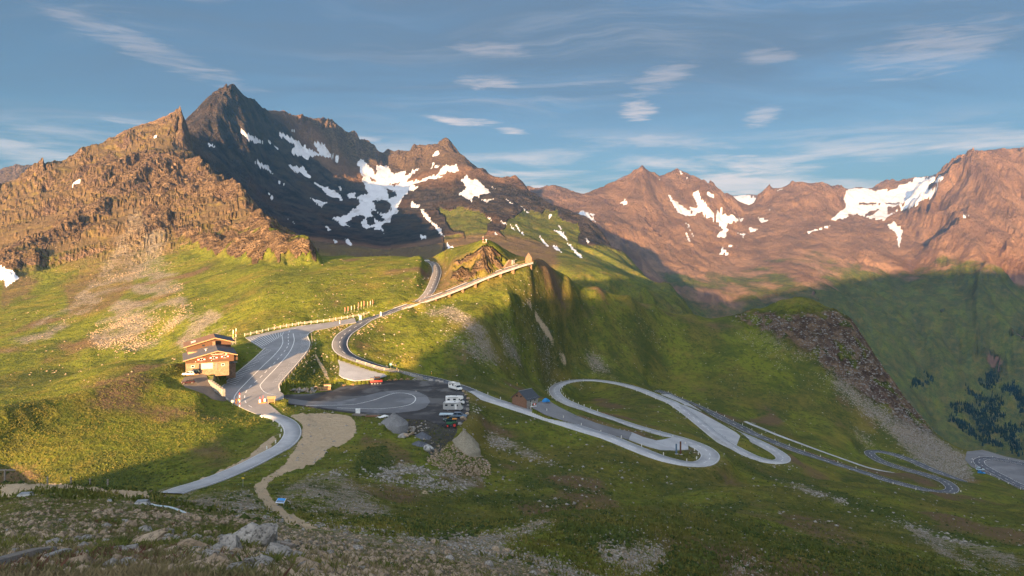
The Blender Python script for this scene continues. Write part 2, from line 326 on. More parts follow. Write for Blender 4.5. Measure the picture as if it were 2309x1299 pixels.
# hollow and knoll behind it
col(-300, (900, 420), (830, 520), (720, 720), (600, 930), (520, 1150)); col(0, (800, 520), (700, 690), (600, 880), (500, 1080), (440, 1250), (520, 1500), (560, 2000)); col(100, (800, 510), (700, 670), (600, 860), (500, 1055), (440, 1180), (387, 1290))
col(200, (800, 485), (700, 645), (600, 830), (500, 1020), (430, 1160), (400, 1240), (352, 1380)); col(280, (790, 490)); col(350, (780, 500))
col(300, (700, 610), (600, 800), (500, 1000), (430, 1140), (370, 1300), (308, 1450)); col(400, (760, 500), (700, 565), (600, 765), (500, 985), (420, 1185), (340, 1385)); col(500, (770, 430), (720, 500), (650, 620), (560, 820), (480, 1030)); col(600, (735, 435), (700, 480), (650, 555), (600, 650), (560, 745), (520, 860))
col(700, (722, 455), (690, 490), (650, 540), (610, 630)); col(800, (700, 470), (660, 520), (620, 600)); col(900, (680, 492), (640, 545), (605, 610)); col(960, (650, 535), (610, 590), (585, 630)); col(1000, (650, 530), (600, 590))
add((365, 287, 1490), (392, 275, 1500), (399, 270, 1500), (403, 264, 1500), (407, 271, 1498), (414, 281, 1490), (430, 310, 1560), (426, 290, 1600), (408, 310, 1440), (412, 340, 1400), (430, 370, 1330), (465, 395, 1230), (500, 420, 1160), (540, 445, 1090), (562, 457, 1060), (578, 472, 1030), (605, 505, 960), (630, 535, 890), (662, 556, 840), (690, 571, 800), (720, 591, 765), (745, 588, 750), (780, 583, 735), (830, 579, 705), (872, 578, 690), (915, 578, 670), (950, 570, 645), (968, 568, 640), (980, 574, 650), (990, 563, 640), (1020, 562, 630), (1050, 560, 615), (1075, 550, 602), (1092, 546, 600), (1110, 550, 602), (1130, 562, 606), (1150, 578, 612), (1172, 588, 618), (1192, 590, 618))
# steep drop behind that crest
add((430, 480, 1600), (470, 500, 1500), (510, 520, 1400), (560, 550, 1280), (600, 600, 1150), (640, 620, 1060), (690, 650, 960), (740, 660, 900), (800, 660, 880), (870, 655, 830), (930, 650, 790), (980, 645, 770), (1040, 640, 750), (1092, 640, 730), (1150, 670, 730), (1200, 690, 740))
# rock knob above the viaduct and the bank below it
add((1040, 585, 585), (1075, 580, 580), (1092, 585, 575), (1120, 600, 582), (1140, 596, 592))
for p, (x, y, z) in zip(BRIDGE, BRIDGE):
    if x < 930: continue
    d = -z / vrow(y); addraw((x, y - 6, d + 7), (x + 3, y + 12, d - 3.5), (x + 6, y + 26, d - 9))
addraw((940, 740, 375), (1000, 720, 388), (1050, 700, 402), (1100, 685, 415), (1150, 672, 430), (1200, 655, 468), (1250, 668, 492), (950, 800, 350), (1050, 780, 364), (1100, 740, 392), (1150, 740, 420), (1150, 800, 396), (1200, 740, 450), (1200, 690, 462), (1240, 740, 478), (1300, 720, 525), (1000, 836, 345), (1100, 850, 354), (1150, 850, 382), (1190, 842, 426), (1200, 800, 438), (1235, 800, 462), (1280, 832, 487), (1330, 785, 522), (1120, 880, 328), (1215, 884, 385), (1050, 852, 343))
# the long grassy hill on the right
addraw((1215, 600, 486), (1240, 612, 500), (1290, 632, 532), (1350, 648, 565), (1420, 666, 600), (1480, 688, 625), (1560, 706, 648), (1640, 713, 652), (1700, 698, 650), (1760, 678, 646), (1800, 669, 642), (1830, 676, 640), (1880, 695, 632), (1915, 712, 624), (1935, 745, 616), (1960, 785, 604), (1985, 822, 592), (2010, 860, 578), (2050, 912, 558), (2090, 962, 538), (2140, 1000, 518), (2185, 1028, 503))
addraw((1400, 720, 560), (1500, 740, 598), (1600, 750, 610), (1700, 740, 618), (1800, 715, 622), (1880, 745, 605), (1400, 800, 528), (1500, 810, 570), (1600, 820, 570), (1700, 820, 575), (1800, 800, 582), (1880, 800, 580), (1930, 850, 565), (1400, 840, 505), (1500, 860, 545), (1600, 890, 520), (1700, 900, 520), (1800, 890, 535), (1900, 920, 530), (1980, 930, 535), (1700, 948, 485), (1800, 970, 478), (1900, 1000, 470), (2000, 980, 508), (2060, 1005, 500), (2120, 1040, 485), (2170, 1070, 462), (2000, 1000, 497))
for x, y, d in ((1240, 720, 640), (1350, 750, 700), (1480, 790, 760), (1640, 820, 780), (1800, 800, 770), (1920, 880, 750), (2010, 980, 710), (2090, 1060, 670), (2185, 1110, 640), (2300, 1120, 620), (2450, 1150, 600)): addraw((x, y, d), (x, y + 120, d * 1.35))
# cirque and main peak
add((300, 430, 2300), (360, 345, 2100), (400, 303, 2030), (420, 286, 1990), (432, 284, 1980), (445, 283, 1980), (470, 245, 2030), (488, 226, 2070), (505, 214, 2110), (524, 202, 2150), (540, 206, 2200), (556, 219, 2260), (580, 240, 2350), (602, 256, 2430), (625, 266, 2500), (650, 262, 2560), (690, 270, 2660), (735, 281, 2780), (755, 296, 2840), (775, 316, 2900), (800, 330, 2980), (825, 345, 3050), (850, 357, 3130), (866, 360, 3190), (885, 352, 3150), (910, 350, 3120), (928, 350, 3080), (940, 341, 3020), (958, 335, 3000), (980, 339, 2980), (1000, 346, 2950), (1022, 358, 2900), (1045, 374, 2850), (1075, 392, 2780), (1100, 406, 2720), (1130, 417, 2660), (1155, 423, 2620), (1180, 436, 2560), (1210, 462, 2470), (1245, 478, 2380), (1280, 484, 2300), (1303, 490, 2250), (1330, 520, 2150), (1352, 543, 2060), (1385, 566, 1950), (1412, 585, 1880), (1424, 610, 1820), (1460, 638, 1740), (1500, 662, 1650), (1560, 708, 1480))
col(470, (400, 1700), (330, 1880), (280, 1980)); col(524, (470, 1680), (380, 1900), (300, 2040), (240, 2110)); col(600, (510, 1680), (450, 1930), (390, 2110), (330, 2270), (290, 2360)); col(680, (560, 1500), (500, 1850), (440, 2140), (380, 2370), (320, 2560)); col(740, (575, 1450), (520, 1830), (460, 2180), (400, 2460), (340, 2690)); col(800, (572, 1480), (530, 1800), (480, 2120), (420, 2480), (370, 2820))
col(862, (565, 1600), (530, 1850), (490, 2120), (450, 2400), (410, 2700), (385, 2950)); col(910, (562, 1620), (520, 1900), (480, 2150), (430, 2550), (390, 2850)); col(960, (560, 1580), (520, 1850), (470, 2180), (420, 2500), (375, 2800)); col(1010, (545, 1620), (500, 1950), (440, 2350), (390, 2680)); col(1060, (540, 1600), (490, 1950), (440, 2300)); col(1120, (560, 1450), (500, 1850), (450, 2250)); col(1180, (590, 1300), (540, 1650), (490, 2050)); col(1240, (610, 1200), (560, 1600), (515, 2000)); col(1310, (635, 1150), (590, 1500), (540, 1900)); col(1380, (650, 1150), (620, 1450)); col(1450, (680, 1150), (660, 1450)); col(1550, (720, 1200))
# green spur with the shoulder at its foot
add((1020, 470, 2080), (1045, 462, 2100), (1000, 500, 1950))
# drop behind the middle ridge, then the valley
for x, y, d in ((300, 520, 3200), (450, 420, 2600), (530, 400, 2800), (600, 400, 3100), (740, 420, 3500), (862, 470, 3700), (1000, 470, 3600), (1100, 500, 3400), (1180, 520, 3200), (1245, 560, 2900), (1303, 580, 2750), (1352, 640, 2500), (1412, 690, 2300), (1460, 740, 2150), (1560, 830, 1900)): add((x, y, d))
add((1700, 1000, 1100), (1850, 1150, 1100), (2000, 1250, 1100), (2200, 1350, 1150), (2400, 1350, 1150), (1650, 960, 1700), (1800, 1080, 1700), (2000, 1180, 1750), (2200, 1230, 1800), (2500, 1250, 1850), (3200, 1250, 1900), (1560, 800, 2500), (1750, 860, 2350), (1900, 950, 2250))
# far range
col(1190, (432, 4500), (470, 3900)); col(1245, (427, 4600), (470, 4000), (500, 3500)); col(1290, (441, 4550), (480, 3900), (510, 3300)); col(1345, (440, 4500), (490, 3800), (545, 3100)); col(1400, (412, 4480), (470, 4000), (540, 3400), (600, 2850)); add((1425, 393, 4500), (1438, 382, 4500), (1460, 383, 4520), (1475, 394, 4560), (1510, 392, 4720), (1560, 397, 4800), (1640, 452, 4850))
col(1449, (373, 4500), (430, 4200), (500, 3850), (580, 3350), (640, 2850)); col(1490, (407, 4650), (470, 4250), (550, 3650), (640, 2980)); col(1528, (380, 4800), (450, 4350), (550, 3700), (660, 2920)); col(1600, (422, 4750), (500, 4150), (580, 3600), (690, 2820)); col(1670, (468, 4950), (520, 4350), (600, 3550), (690, 2850)); col(1705, (468, 5000), (560, 3900), (680, 2880))
col(1740, (431, 5000), (480, 4600)); col(1800, (416, 5000), (480, 4550), (550, 3950), (620, 3250), (670, 2900)); col(1845, (416, 5000)); col(1880, (429, 5050), (500, 4450)); col(1900, (433, 5150), (470, 4800), (520, 4250), (600, 3500), (720, 2750)); col(1930, (428, 5400))
col(2000, (411, 5600), (458, 5150), (482, 4650), (560, 3950), (650, 3300), (740, 2900), (840, 2600)); col(2060, (402, 5650), (458, 5050), (520, 4150), (600, 3650)); col(2100, (401, 5600), (480, 4250), (560, 3800), (650, 3300), (760, 2900), (870, 2680), (970, 2480)); add((2148, 396, 5300), (2180, 372, 4350), (2150, 402, 4380), (2120, 428, 4350), (2085, 456, 4300))
col(2203, (357, 4320), (450, 3950), (560, 3500), (660, 3150), (780, 2850), (900, 2650), (1010, 2450)); col(2250, (351, 4420)); col(2309, (337, 4520), (450, 4020), (560, 3520), (700, 3080), (850, 2750), (1000, 2470)); col(2550, (310, 4700), (560, 3600), (850, 2750), (1050, 2400)); col(3200, (300, 4800), (560, 3600), (900, 2600)); col(4000, (300, 4800), (700, 3000))
for x, y, d in ((1190, 520, 5600), (1300, 530, 5700), (1449, 520, 5800), (1600, 540, 5900), (1705, 540, 6000), (1850, 540, 6100), (2000, 520, 6700), (2200, 480, 6000), (2400, 460, 6000), (3200, 480, 6300)): add((x, y, d))
add((1280, 470, 7500), (1312, 444, 7500), (1338, 430, 7500), (1380, 413, 7500), (1400, 399, 7500), (1414, 392, 7500), (1424, 396, 7500), (1450, 430, 7500), (1600, 452, 7500), (1624, 432, 7500), (1634, 436, 7500), (1645, 442, 7500), (1690, 439, 7500), (1720, 441, 7500), (1740, 452, 7500), (1850, 500, 7500))
add((-300, 450, 3600), (0, 402, 3600), (40, 382, 3600), (62, 384, 3600), (90, 392, 3600), (130, 425, 3600), (220, 470, 3600), (-1200, 480, 3600), (-1700, 480, 3600))
for x in (-1700, -700, 0, 700, 1154, 1500, 1800, 2400, 4000): add((x, 540, 9200))
for x in (-1700, -900): add((x, 1290, 190), (x, 1060, 260), (x, 850, 450), (x, 650, 900), (x, 480, 1500), (x, 540, 2200))
# roads and paved areas are ground too
def topix(P): return (CX + F * P[0] / P[1], HY - F * P[2] / P[1], P[1])
for n, L, w, m, mk in LINES:
    for P in L[::7]: addraw(topix(P - np.array([0, 0, .1])))
for n, A3, pl, m in AREA3:
    for P in A3[::2]: addraw(topix(P))
C = np.array(C, float)
KD = 0.36
def feat(px, d): return np.stack([np.asarray(px, float) / F, KD * np.log(np.asarray(d, float))], -1)
X = feat(C[:, 0], C[:, 2]); _, keep = np.unique(np.round(X * 1500), axis=0, return_index=True); X = X[keep]; V = vrow(C[keep, 1])
N = len(X)
A = np.zeros((N + 3, N + 3)); A[:N, :N] = np.linalg.norm(X[:, None] - X[None], axis=-1); A[:N, :N] -= np.eye(N) * 6e-4
A[:N, N] = 1; A[:N, N + 1:] = X; A[N:, :N] = A[:N, N:].T
W = np.linalg.solve(A, np.r_[V, 0, 0, 0])
def field(px, d):
    Q = feat(px, d).reshape(-1, 2); out = np.empty(len(Q))
    for i in range(0, len(Q), 20000):
        q = Q[i:i + 20000]; D = np.sqrt((q[:, None, 0] - X[None, :, 0]) ** 2 + (q[:, None, 1] - X[None, :, 1]) ** 2)
        out[i:i + 20000] = D @ W[:N] + W[N] + q @ W[N + 1:]
    return out.reshape(np.shape(px))
cpx = np.arange(-1700, 4001, 15.0); cld = np.linspace(math.log(2.0), math.log(9200.0), 420)
Vc = field(*np.meshgrid(cpx, np.exp(cld), indexing='ij'))
GX = np.r_[np.linspace(-1690, -90, 46), np.linspace(-80, 2389, 1074), np.linspace(2400, 3990, 46)]
GD = np.r_[np.geomspace(2.1, 60, 100, endpoint=False), np.geomspace(60, 180, 105, endpoint=False), np.geomspace(180, 640, 390, endpoint=False), np.geomspace(640, 1550, 125, endpoint=False), np.geomspace(1550, 5700, 205, endpoint=False), np.geomspace(5700, 9000, 22)]
def crmat(t, n):
    t = np.clip(t, 1, n - 2.001); i = np.floor(t).astype(int); f = t - i; M = np.zeros((len(t), n), np.float32); r = np.arange(len(t))
    for k, w in ((-1, -.5 * f + f ** 2 - .5 * f ** 3), (0, 1 - 2.5 * f ** 2 + 1.5 * f ** 3), (1, .5 * f + 2 * f ** 2 - 1.5 * f ** 3), (2, -.5 * f ** 2 + .5 * f ** 3)): M[r, i + k] += w
    return M
VV = crmat((GX - cpx[0]) / 15.0, len(cpx)) @ Vc.astype(np.float32) @ crmat((np.log(GD) - cld[0]) / (cld[1] - cld[0]), len(cld)).T
TX = (GX - CX) / F
gd = GD[None, :].repeat(len(GX), 0).astype(np.float64); gx = TX[:, None] * gd; gz = -VV.astype(np.float64) * gd
gpx = GX[:, None].repeat(len(GD), 1)
dz_t = np.gradient(gz, TX, axis=0); dz_d = np.gradient(gz, GD, axis=1)
sx = (dz_t / gd).astype(np.float32); sy = (dz_d - TX[:, None] * dz_t / gd).astype(np.float32)
slope = np.sqrt(sx ** 2 + sy ** 2)
bpy_ = HY + F * VV           # photo row of the smooth ground
fx = gx.astype(np.float32); fy = gd.astype(np.float32)
wx = fbm(fx / 260, fy / 260, 3, 91); wy = fbm(fx / 260, fy / 260, 3, 97)
far = smooth(850, 1300, gd); vfar = smooth(2300, 2900, gd); mid = smooth(520, 760, gd) * (1 - far); near = 1 - smooth(140, 240, gd)
def rows(lo, hi): return slice(*np.searchsorted(GD, (lo, hi)))
def fb(lo, hi, s, o=4, seed=0, ridged=False, ox=0, sy_=None):
    """fractal noise with wavelength s on the depth band lo..hi, zero elsewhere"""
    r = np.zeros(gz.shape, np.float32); k = rows(lo, hi)
    r[:, k] = fbm(fx[:, k] / s + ox, fy[:, k] / (sy_ or s), o, seed, ridged=ridged); return r
def gl(lo, hi, s, o, seed, k_=1.6, wp=0.0):
    r = np.zeros(gz.shape, np.float32); k = rows(lo, hi)
    r[:, k] = gullies(fx[:, k] / s + wx[:, k] * wp, fy[:, k] / s + wy[:, k] * wp, sx[:, k] * k_, sy[:, k] * k_, o, seed); return r
def polymask(polys, lo=0, hi=1e9, jit=7.0, sc=22.0, seed=5):
    k = rows(lo, hi); X_ = gpx[:, k]; Y_ = bpy_[:, k]
    pts = np.vstack(polys); x0, y0 = pts.min(0) - jit - 2; x1, y1 = pts.max(0) + jit + 2
    res = np.zeros(gpx.shape, np.float32)
    s = np.nonzero((X_ > x0) & (X_ < x1) & (Y_ > y0) & (Y_ < y1))
    if not len(s[0]): return res
    xs = X_[s]; ys = Y_[s]
    jx = xs + jit * fbm(xs / sc, ys / sc, 3, seed); jy = ys + jit * fbm(xs / sc, ys / sc, 3, seed + 9)
    m = np.zeros(xs.shape, bool)
    for p in polys: m |= inpoly(jx, jy, p)
    res[:, k][s] = m
    return res
Z1 = lambda *p: [(x / 2.886, 150 + y / 2.886) for x, y in p]
Z2 = lambda *p: [(600 + x / 3.297, 200 + y / 3.297) for x, y in p]
Z3 = lambda *p: [(1150 + x / 3.848, 330 + y / 3.848) for x, y in p]
Z4 = lambda *p: [(1650 + x / 3.504, 330 + y / 3.504) for x, y in p]
CLIFFS = [Z1((400, 840), (640, 640), (900, 600), (1000, 700), (1060, 800), (1080, 910), (760, 910), (600, 860)), Z1((900, 610), (1200, 620), (1280, 650), (1400, 790), (1600, 880), (1500, 950), (1300, 900), (1080, 900)),
          Z1((-60, 1260), (300, 1120), (520, 950), (720, 930), (740, 1060), (560, 1130), (330, 1220), (250, 1330), (0, 1400)), Z1((960, 950), (1110, 960), (1080, 1110), (1030, 1150), (900, 1200), (860, 1060)),
          Z1((1100, 1100), (1300, 1100), (1500, 1090), (1700, 1050), (1850, 1090), (1960, 1150), (2050, 1290), (1500, 1260), (1300, 1230))]
CLIFFS_FAR = [Z2((420, 290), (500, 270), (560, 360), (640, 420), (700, 650), (720, 720), (640, 740), (560, 640), (440, 560), (500, 480), (430, 400)), Z2((330, 560), (560, 560), (700, 640), (740, 740), (600, 800), (350, 720), (250, 620)),
              Z2((1380, 640), (1440, 640), (1480, 700), (1420, 790), (1370, 720)), Z1((1280, 380), (1500, 170), (1500, 300), (1700, 450), (1500, 480), (1350, 420))]
def blur(m, n):
    for ax in (0, 1):
        c = np.cumsum(np.pad(m, [(n + 1, n) if a == ax else (0, 0) for a in (0, 1)], mode='edge'), axis=ax)
        m = (np.take(c, np.arange(2 * n + 1, c.shape[ax]), ax) - np.take(c, np.arange(0, c.shape[ax] - 2 * n - 1), ax)) / (2 * n + 1)
    return m
cliff = polymask(CLIFFS, 500, 1500, 16, 40); cliff_far = polymask(CLIFFS_FAR, 1500, 3300, 10)
cliffs_s = blur(cliff, 6); cliff_fs = blur(cliff_far, 5)
KNOB = [(1022, 592), (1040, 585), (1070, 566), (1092, 552), (1110, 556), (1132, 575), (1150, 590), (1138, 604), (1090, 618), (1040, 640), (1018, 632)]
knob = polymask([KNOB], 400, 560, 4, 12)
CRAG = [(1650, 716), (1700, 704), (1760, 712), (1820, 702), (1890, 708), (1935, 730), (1970, 785), (1995, 826), (2020, 862), (2060, 915), (2110, 975), (2060, 965), (2000, 925), (1945, 885), (1895, 850), (1840, 812), (1790, 772), (1720, 742)]
crag = polymask([CRAG], 470, 680, 14, 30)
rocky = smooth(-40, 80, gz)
# big relief: ravines down the mountains
gz += far * (1 - vfar) * (gl(840, 2950, 300, 5, 11, wp=.25) * 24 * np.clip(slope * 1.5, .15, 1.1) + cliff_fs * 26 * (fb(1400, 3400, 90, 4, 41, True) - .2))
gz += vfar * gl(2300, 9100, 620, 5, 23, wp=.2) * 84 * (1 - .6 * smooth(1370, 1430, gpx) * smooth(1600, 1540, gpx) * smooth(540, 460, bpy_)) * np.clip(slope * 1.3, .1, 1.0) * (1 - smooth(6200, 6800, gd) * .6)
gz += (mid + far * (1 - smooth(1450, 1650, gd))) * gl(500, 1700, 95, 4, 37, 1.5) * (3.2 + 5 * smooth(700, 1000, gd)) * np.clip(slope * 2, .1, 1)
gz += cliffs_s * (gl(480, 1500, 70, 5, 61, 2.2, .3) * 13 + fb(500, 1500, 26, 4, 62, True) * 5.5 + 2)
gz += blur(knob, 2) * (gl(400, 720, 22, 4, 71, 2.4) * 3.0 - .3)
gz += blur(crag, 4) * ((fb(480, 680, 17, 5, 81, True) - .25) * 3.4 + gl(480, 680, 30, 3, 82, 2.0) * 1.6)
gz += far * (1 - smooth(6000, 6500, gd)) * rocky * (fb(840, 9000, 110, 4, 43, True) * 9 + fb(1500, 4000, 36, 4, 44, True) * 4.5 * (1 - vfar))
# ribs and runnels that follow the fall line
ud = fx * .62 + fy * .78; vd = -fx * .78 + fy * .62
def strp(lo, hi, U, V_, lu, lv, o, seed, ridged=True):
    r = np.zeros(gz.shape, np.float32); k = rows(lo, hi); r[:, k] = fbm(U[:, k] / lu + wx[:, k] * .35, V_[:, k] / lv + wy[:, k] * .6, o, seed, ridged=ridged); return r
lit_m = smooth(560, 800, gd) * (1 - smooth(1450, 1600, gd)) * (gpx < 1000) * smooth(730, 590, bpy_)
gz += lit_m * strp(540, 1650, ud, vd, 330, 62, 5, 301) * 13
gz += vfar * (1 - smooth(5600, 6200, gd)) * strp(2300, 6300, fy, fx, 1300, 230, 5, 303) * 58 * (1 - .7 * smooth(1370, 1430, gpx) * smooth(1600, 1540, gpx) * smooth(560, 480, bpy_)) * np.clip(slope * 1.4, .2, 1)
gz += far * (1 - vfar) * (gpx > 880) * strp(840, 3000, fy * .8 - fx * .6, fx * .8 + fy * .6, 620, 90, 5, 305) * 16 * np.clip(slope * 1.6, .2, 1)
# small relief: hummocks of the meadows
hum = smooth(150, 210, gd) * (1 - smooth(620, 760, gd))
gz += hum * (gl(145, 770, 58, 4, 55, 1.8, 1.1) * .75 * np.clip(slope * 2.4 - .1, .0, 1.2) + .75 * fb(145, 770, 34, 5, 66))
ur = (fx * .80 + fy * .60); vr = (-fx * .60 + fy * .80)
rt_ = np.zeros(gz.shape, np.float32); kR = rows(70, 470)
rt_[:, kR] = fbm(ur[:, kR] / 170, vr[:, kR] / 40, 5, 88)
gz += smooth(75, 130, gd) * (1 - smooth(330, 460, gd)) * smooth(900, 1200, gpx) * smooth(1010, 1090, bpy_) * rt_ * 6.0
gz += near * (fb(0, 245, 9, 5, 77) * .42 * smooth(6, 40, gd) + fb(0, 245, 1.6, 4, 78) * .07) + smooth(60, 110, gd) * (1 - smooth(180, 240, gd)) * fb(55, 245, 24, 5, 79) * .9
# the ground meets the paving
best = np.full(gz.shape, 1e9, np.float32); zp = np.zeros(gz.shape, np.float32)
rw_ = np.nonzero((GD > 130) & (GD < 720))[0]; r0, r1 = rw_[0], rw_[-1] + 1
qx = gx[:, r0:r1].astype(np.float32); qy = gd[:, r0:r1].astype(np.float32); b_ = best[:, r0:r1]; z_ = zp[:, r0:r1]
def conform_line(L, hw, reach=9.0):
    for a, b in zip(L[:-1], L[1:]):
        ym, yM = min(a[1], b[1]) - reach - hw, max(a[1], b[1]) + reach + hw
        j0, j1 = np.searchsorted(GD[r0:r1], (ym, yM))
        if j1 <= j0: continue
        tm = min((min(a[0], b[0]) - reach - hw) / ym, (min(a[0], b[0]) - reach - hw) / yM); tM = max((max(a[0], b[0]) + reach + hw) / ym, (max(a[0], b[0]) + reach + hw) / yM)
        i0, i1 = np.searchsorted(TX, (tm, tM))
        if i1 <= i0: continue
        X_ = qx[i0:i1, j0:j1]; Y_ = qy[i0:i1, j0:j1]; e = b - a; l2 = e[0] ** 2 + e[1] ** 2 + 1e-9
        t = np.clip(((X_ - a[0]) * e[0] + (Y_ - a[1]) * e[1]) / l2, 0, 1)
        dd = np.sqrt((X_ - a[0] - t * e[0]) ** 2 + (Y_ - a[1] - t * e[1]) ** 2) - hw
        s = dd < b_[i0:i1, j0:j1]
        b_[i0:i1, j0:j1][s] = dd[s]; z_[i0:i1, j0:j1][s] = (a[2] + t * e[2])[s]
for n, L, w, m, mk in LINES: conform_line(L, w / 2)
for n, A3, pl, m in AREA3:
    ins = inpoly(qx, qy, A3[:, :2]); hz = pl[0] * qx + pl[1] * qy + pl[2]
    b_[ins] = -1; z_[ins] = hz[ins]
    Lc = np.vstack([A3, A3[:1]]); conform_line(Lc, 0.0)
kw = 1 - smooth(.7, 8.0, best)
kw[best > 9] = 0
gz = gz + (zp - .22 - gz) * kw * (best < 9)
PAVED = best
# spoil heaps and the pit at the yard's front edge
def heap(px, py, z, rx, ry, h, top=.12, k=1.0):
    P = PZ(px, py, z); q = np.sqrt(((gx - P[0]) / rx) ** 2 + ((gd - P[1]) / ry) ** 2)
    return h * np.clip(1.08 - q, 0, 1 - top) * k
Y_ROWS = (gd > 170) & (gd < 330)
hp = np.zeros(gz.shape)
hp -= heap(925, 962, -57, 8, 9, 7.0, .3)                  # pit
hp += Y_ROWS * np.clip(np.abs(hp), 0, 1) * fb(170, 330, 3, 4, 31) * .5
gz += hp
HEAP = hp
gpy = HY - F * gz / gd
gxw = gx
def ground_z(x, y):
    """height of the finished ground at a place (bilinear in the grid)"""
    t = x / y; i = np.interp(t, TX, np.arange(len(TX))); j = np.interp(y, GD, np.arange(len(GD)))
    i0 = int(min(i, len(TX) - 2)); j0 = int(min(j, len(GD) - 2)); a = i - i0; b = j - j0
    return float((gz[i0, j0] * (1 - a) + gz[i0 + 1, j0] * a) * (1 - b) + (gz[i0, j0 + 1] * (1 - a) + gz[i0 + 1, j0 + 1] * a) * b)
def seen(px, py, lo=2.5, hi=9000):
    """first place of the ground met by the ray through a photo pixel, between two depths"""
    i = np.interp(px, GX, np.arange(len(GX))); i0 = int(min(i, len(GX) - 2)); a = i - i0
    r = gpy[i0] * (1 - a) + gpy[i0 + 1] * a; js = np.nonzero((GD >= lo) & (GD <= hi))[0]
    for j in js[1:]:
        if r[j] <= py < r[j - 1] or (j == js[1] and r[j - 1] <= py):
            f = 0 if r[j - 1] == r[j] else np.clip((r[j - 1] - py) / (r[j - 1] - r[j]), 0, 1)
            d = GD[j - 1] + f * (GD[j] - GD[j - 1]); return np.array([(px - CX) / F * d, d, ground_z((px - CX) / F * d, d)])
    j = js[np.argmin(np.abs(r[js] - py))]; d = GD[j]
    return np.array([(px - CX) / F * d, d, ground_z((px - CX) / F * d, d)])
# ---------------------------------------------------------------- what covers the ground
def blobs(s, o, seed, a, b): return smooth(a, b, fbm(fx / s, fy / s, o, seed))
SNOW_CIRQUE = [Z2((680, 540), (720, 530), (760, 570), (800, 610), (830, 640), (815, 575), (880, 585), (890, 568), (940, 630), (1030, 612), (1040, 640), (1170, 560), (1100, 625), (1040, 690), (1140, 680), (1250, 640), (1330, 650), (1200, 682), (1080, 712), (1140, 740), (1060, 762), (1000, 830), (970, 900), (990, 912), (920, 960), (920, 990), (850, 1010), (880, 1072), (840, 1050), (800, 1030), (745, 1045), (700, 1000), (740, 960), (700, 930), (650, 960), (590, 1000), (630, 1032), (560, 1010), (490, 965), (600, 940), (660, 890), (700, 860), (680, 800), (760, 780), (720, 690))]
SNOW_HOLES = [Z2((790, 840), (860, 820), (920, 850), (935, 900), (880, 935), (830, 920)), Z2((740, 960), (800, 950), (810, 1010), (760, 1020)), Z2((780, 890), (850, 940), (890, 980), (840, 990), (790, 940)), Z2((900, 740), (960, 770), (970, 800), (910, 815)), Z2((770, 655), (820, 690), (800, 700)), Z2((920, 710), (1000, 690), (960, 725)), Z2((680, 950), (730, 940), (700, 985))]
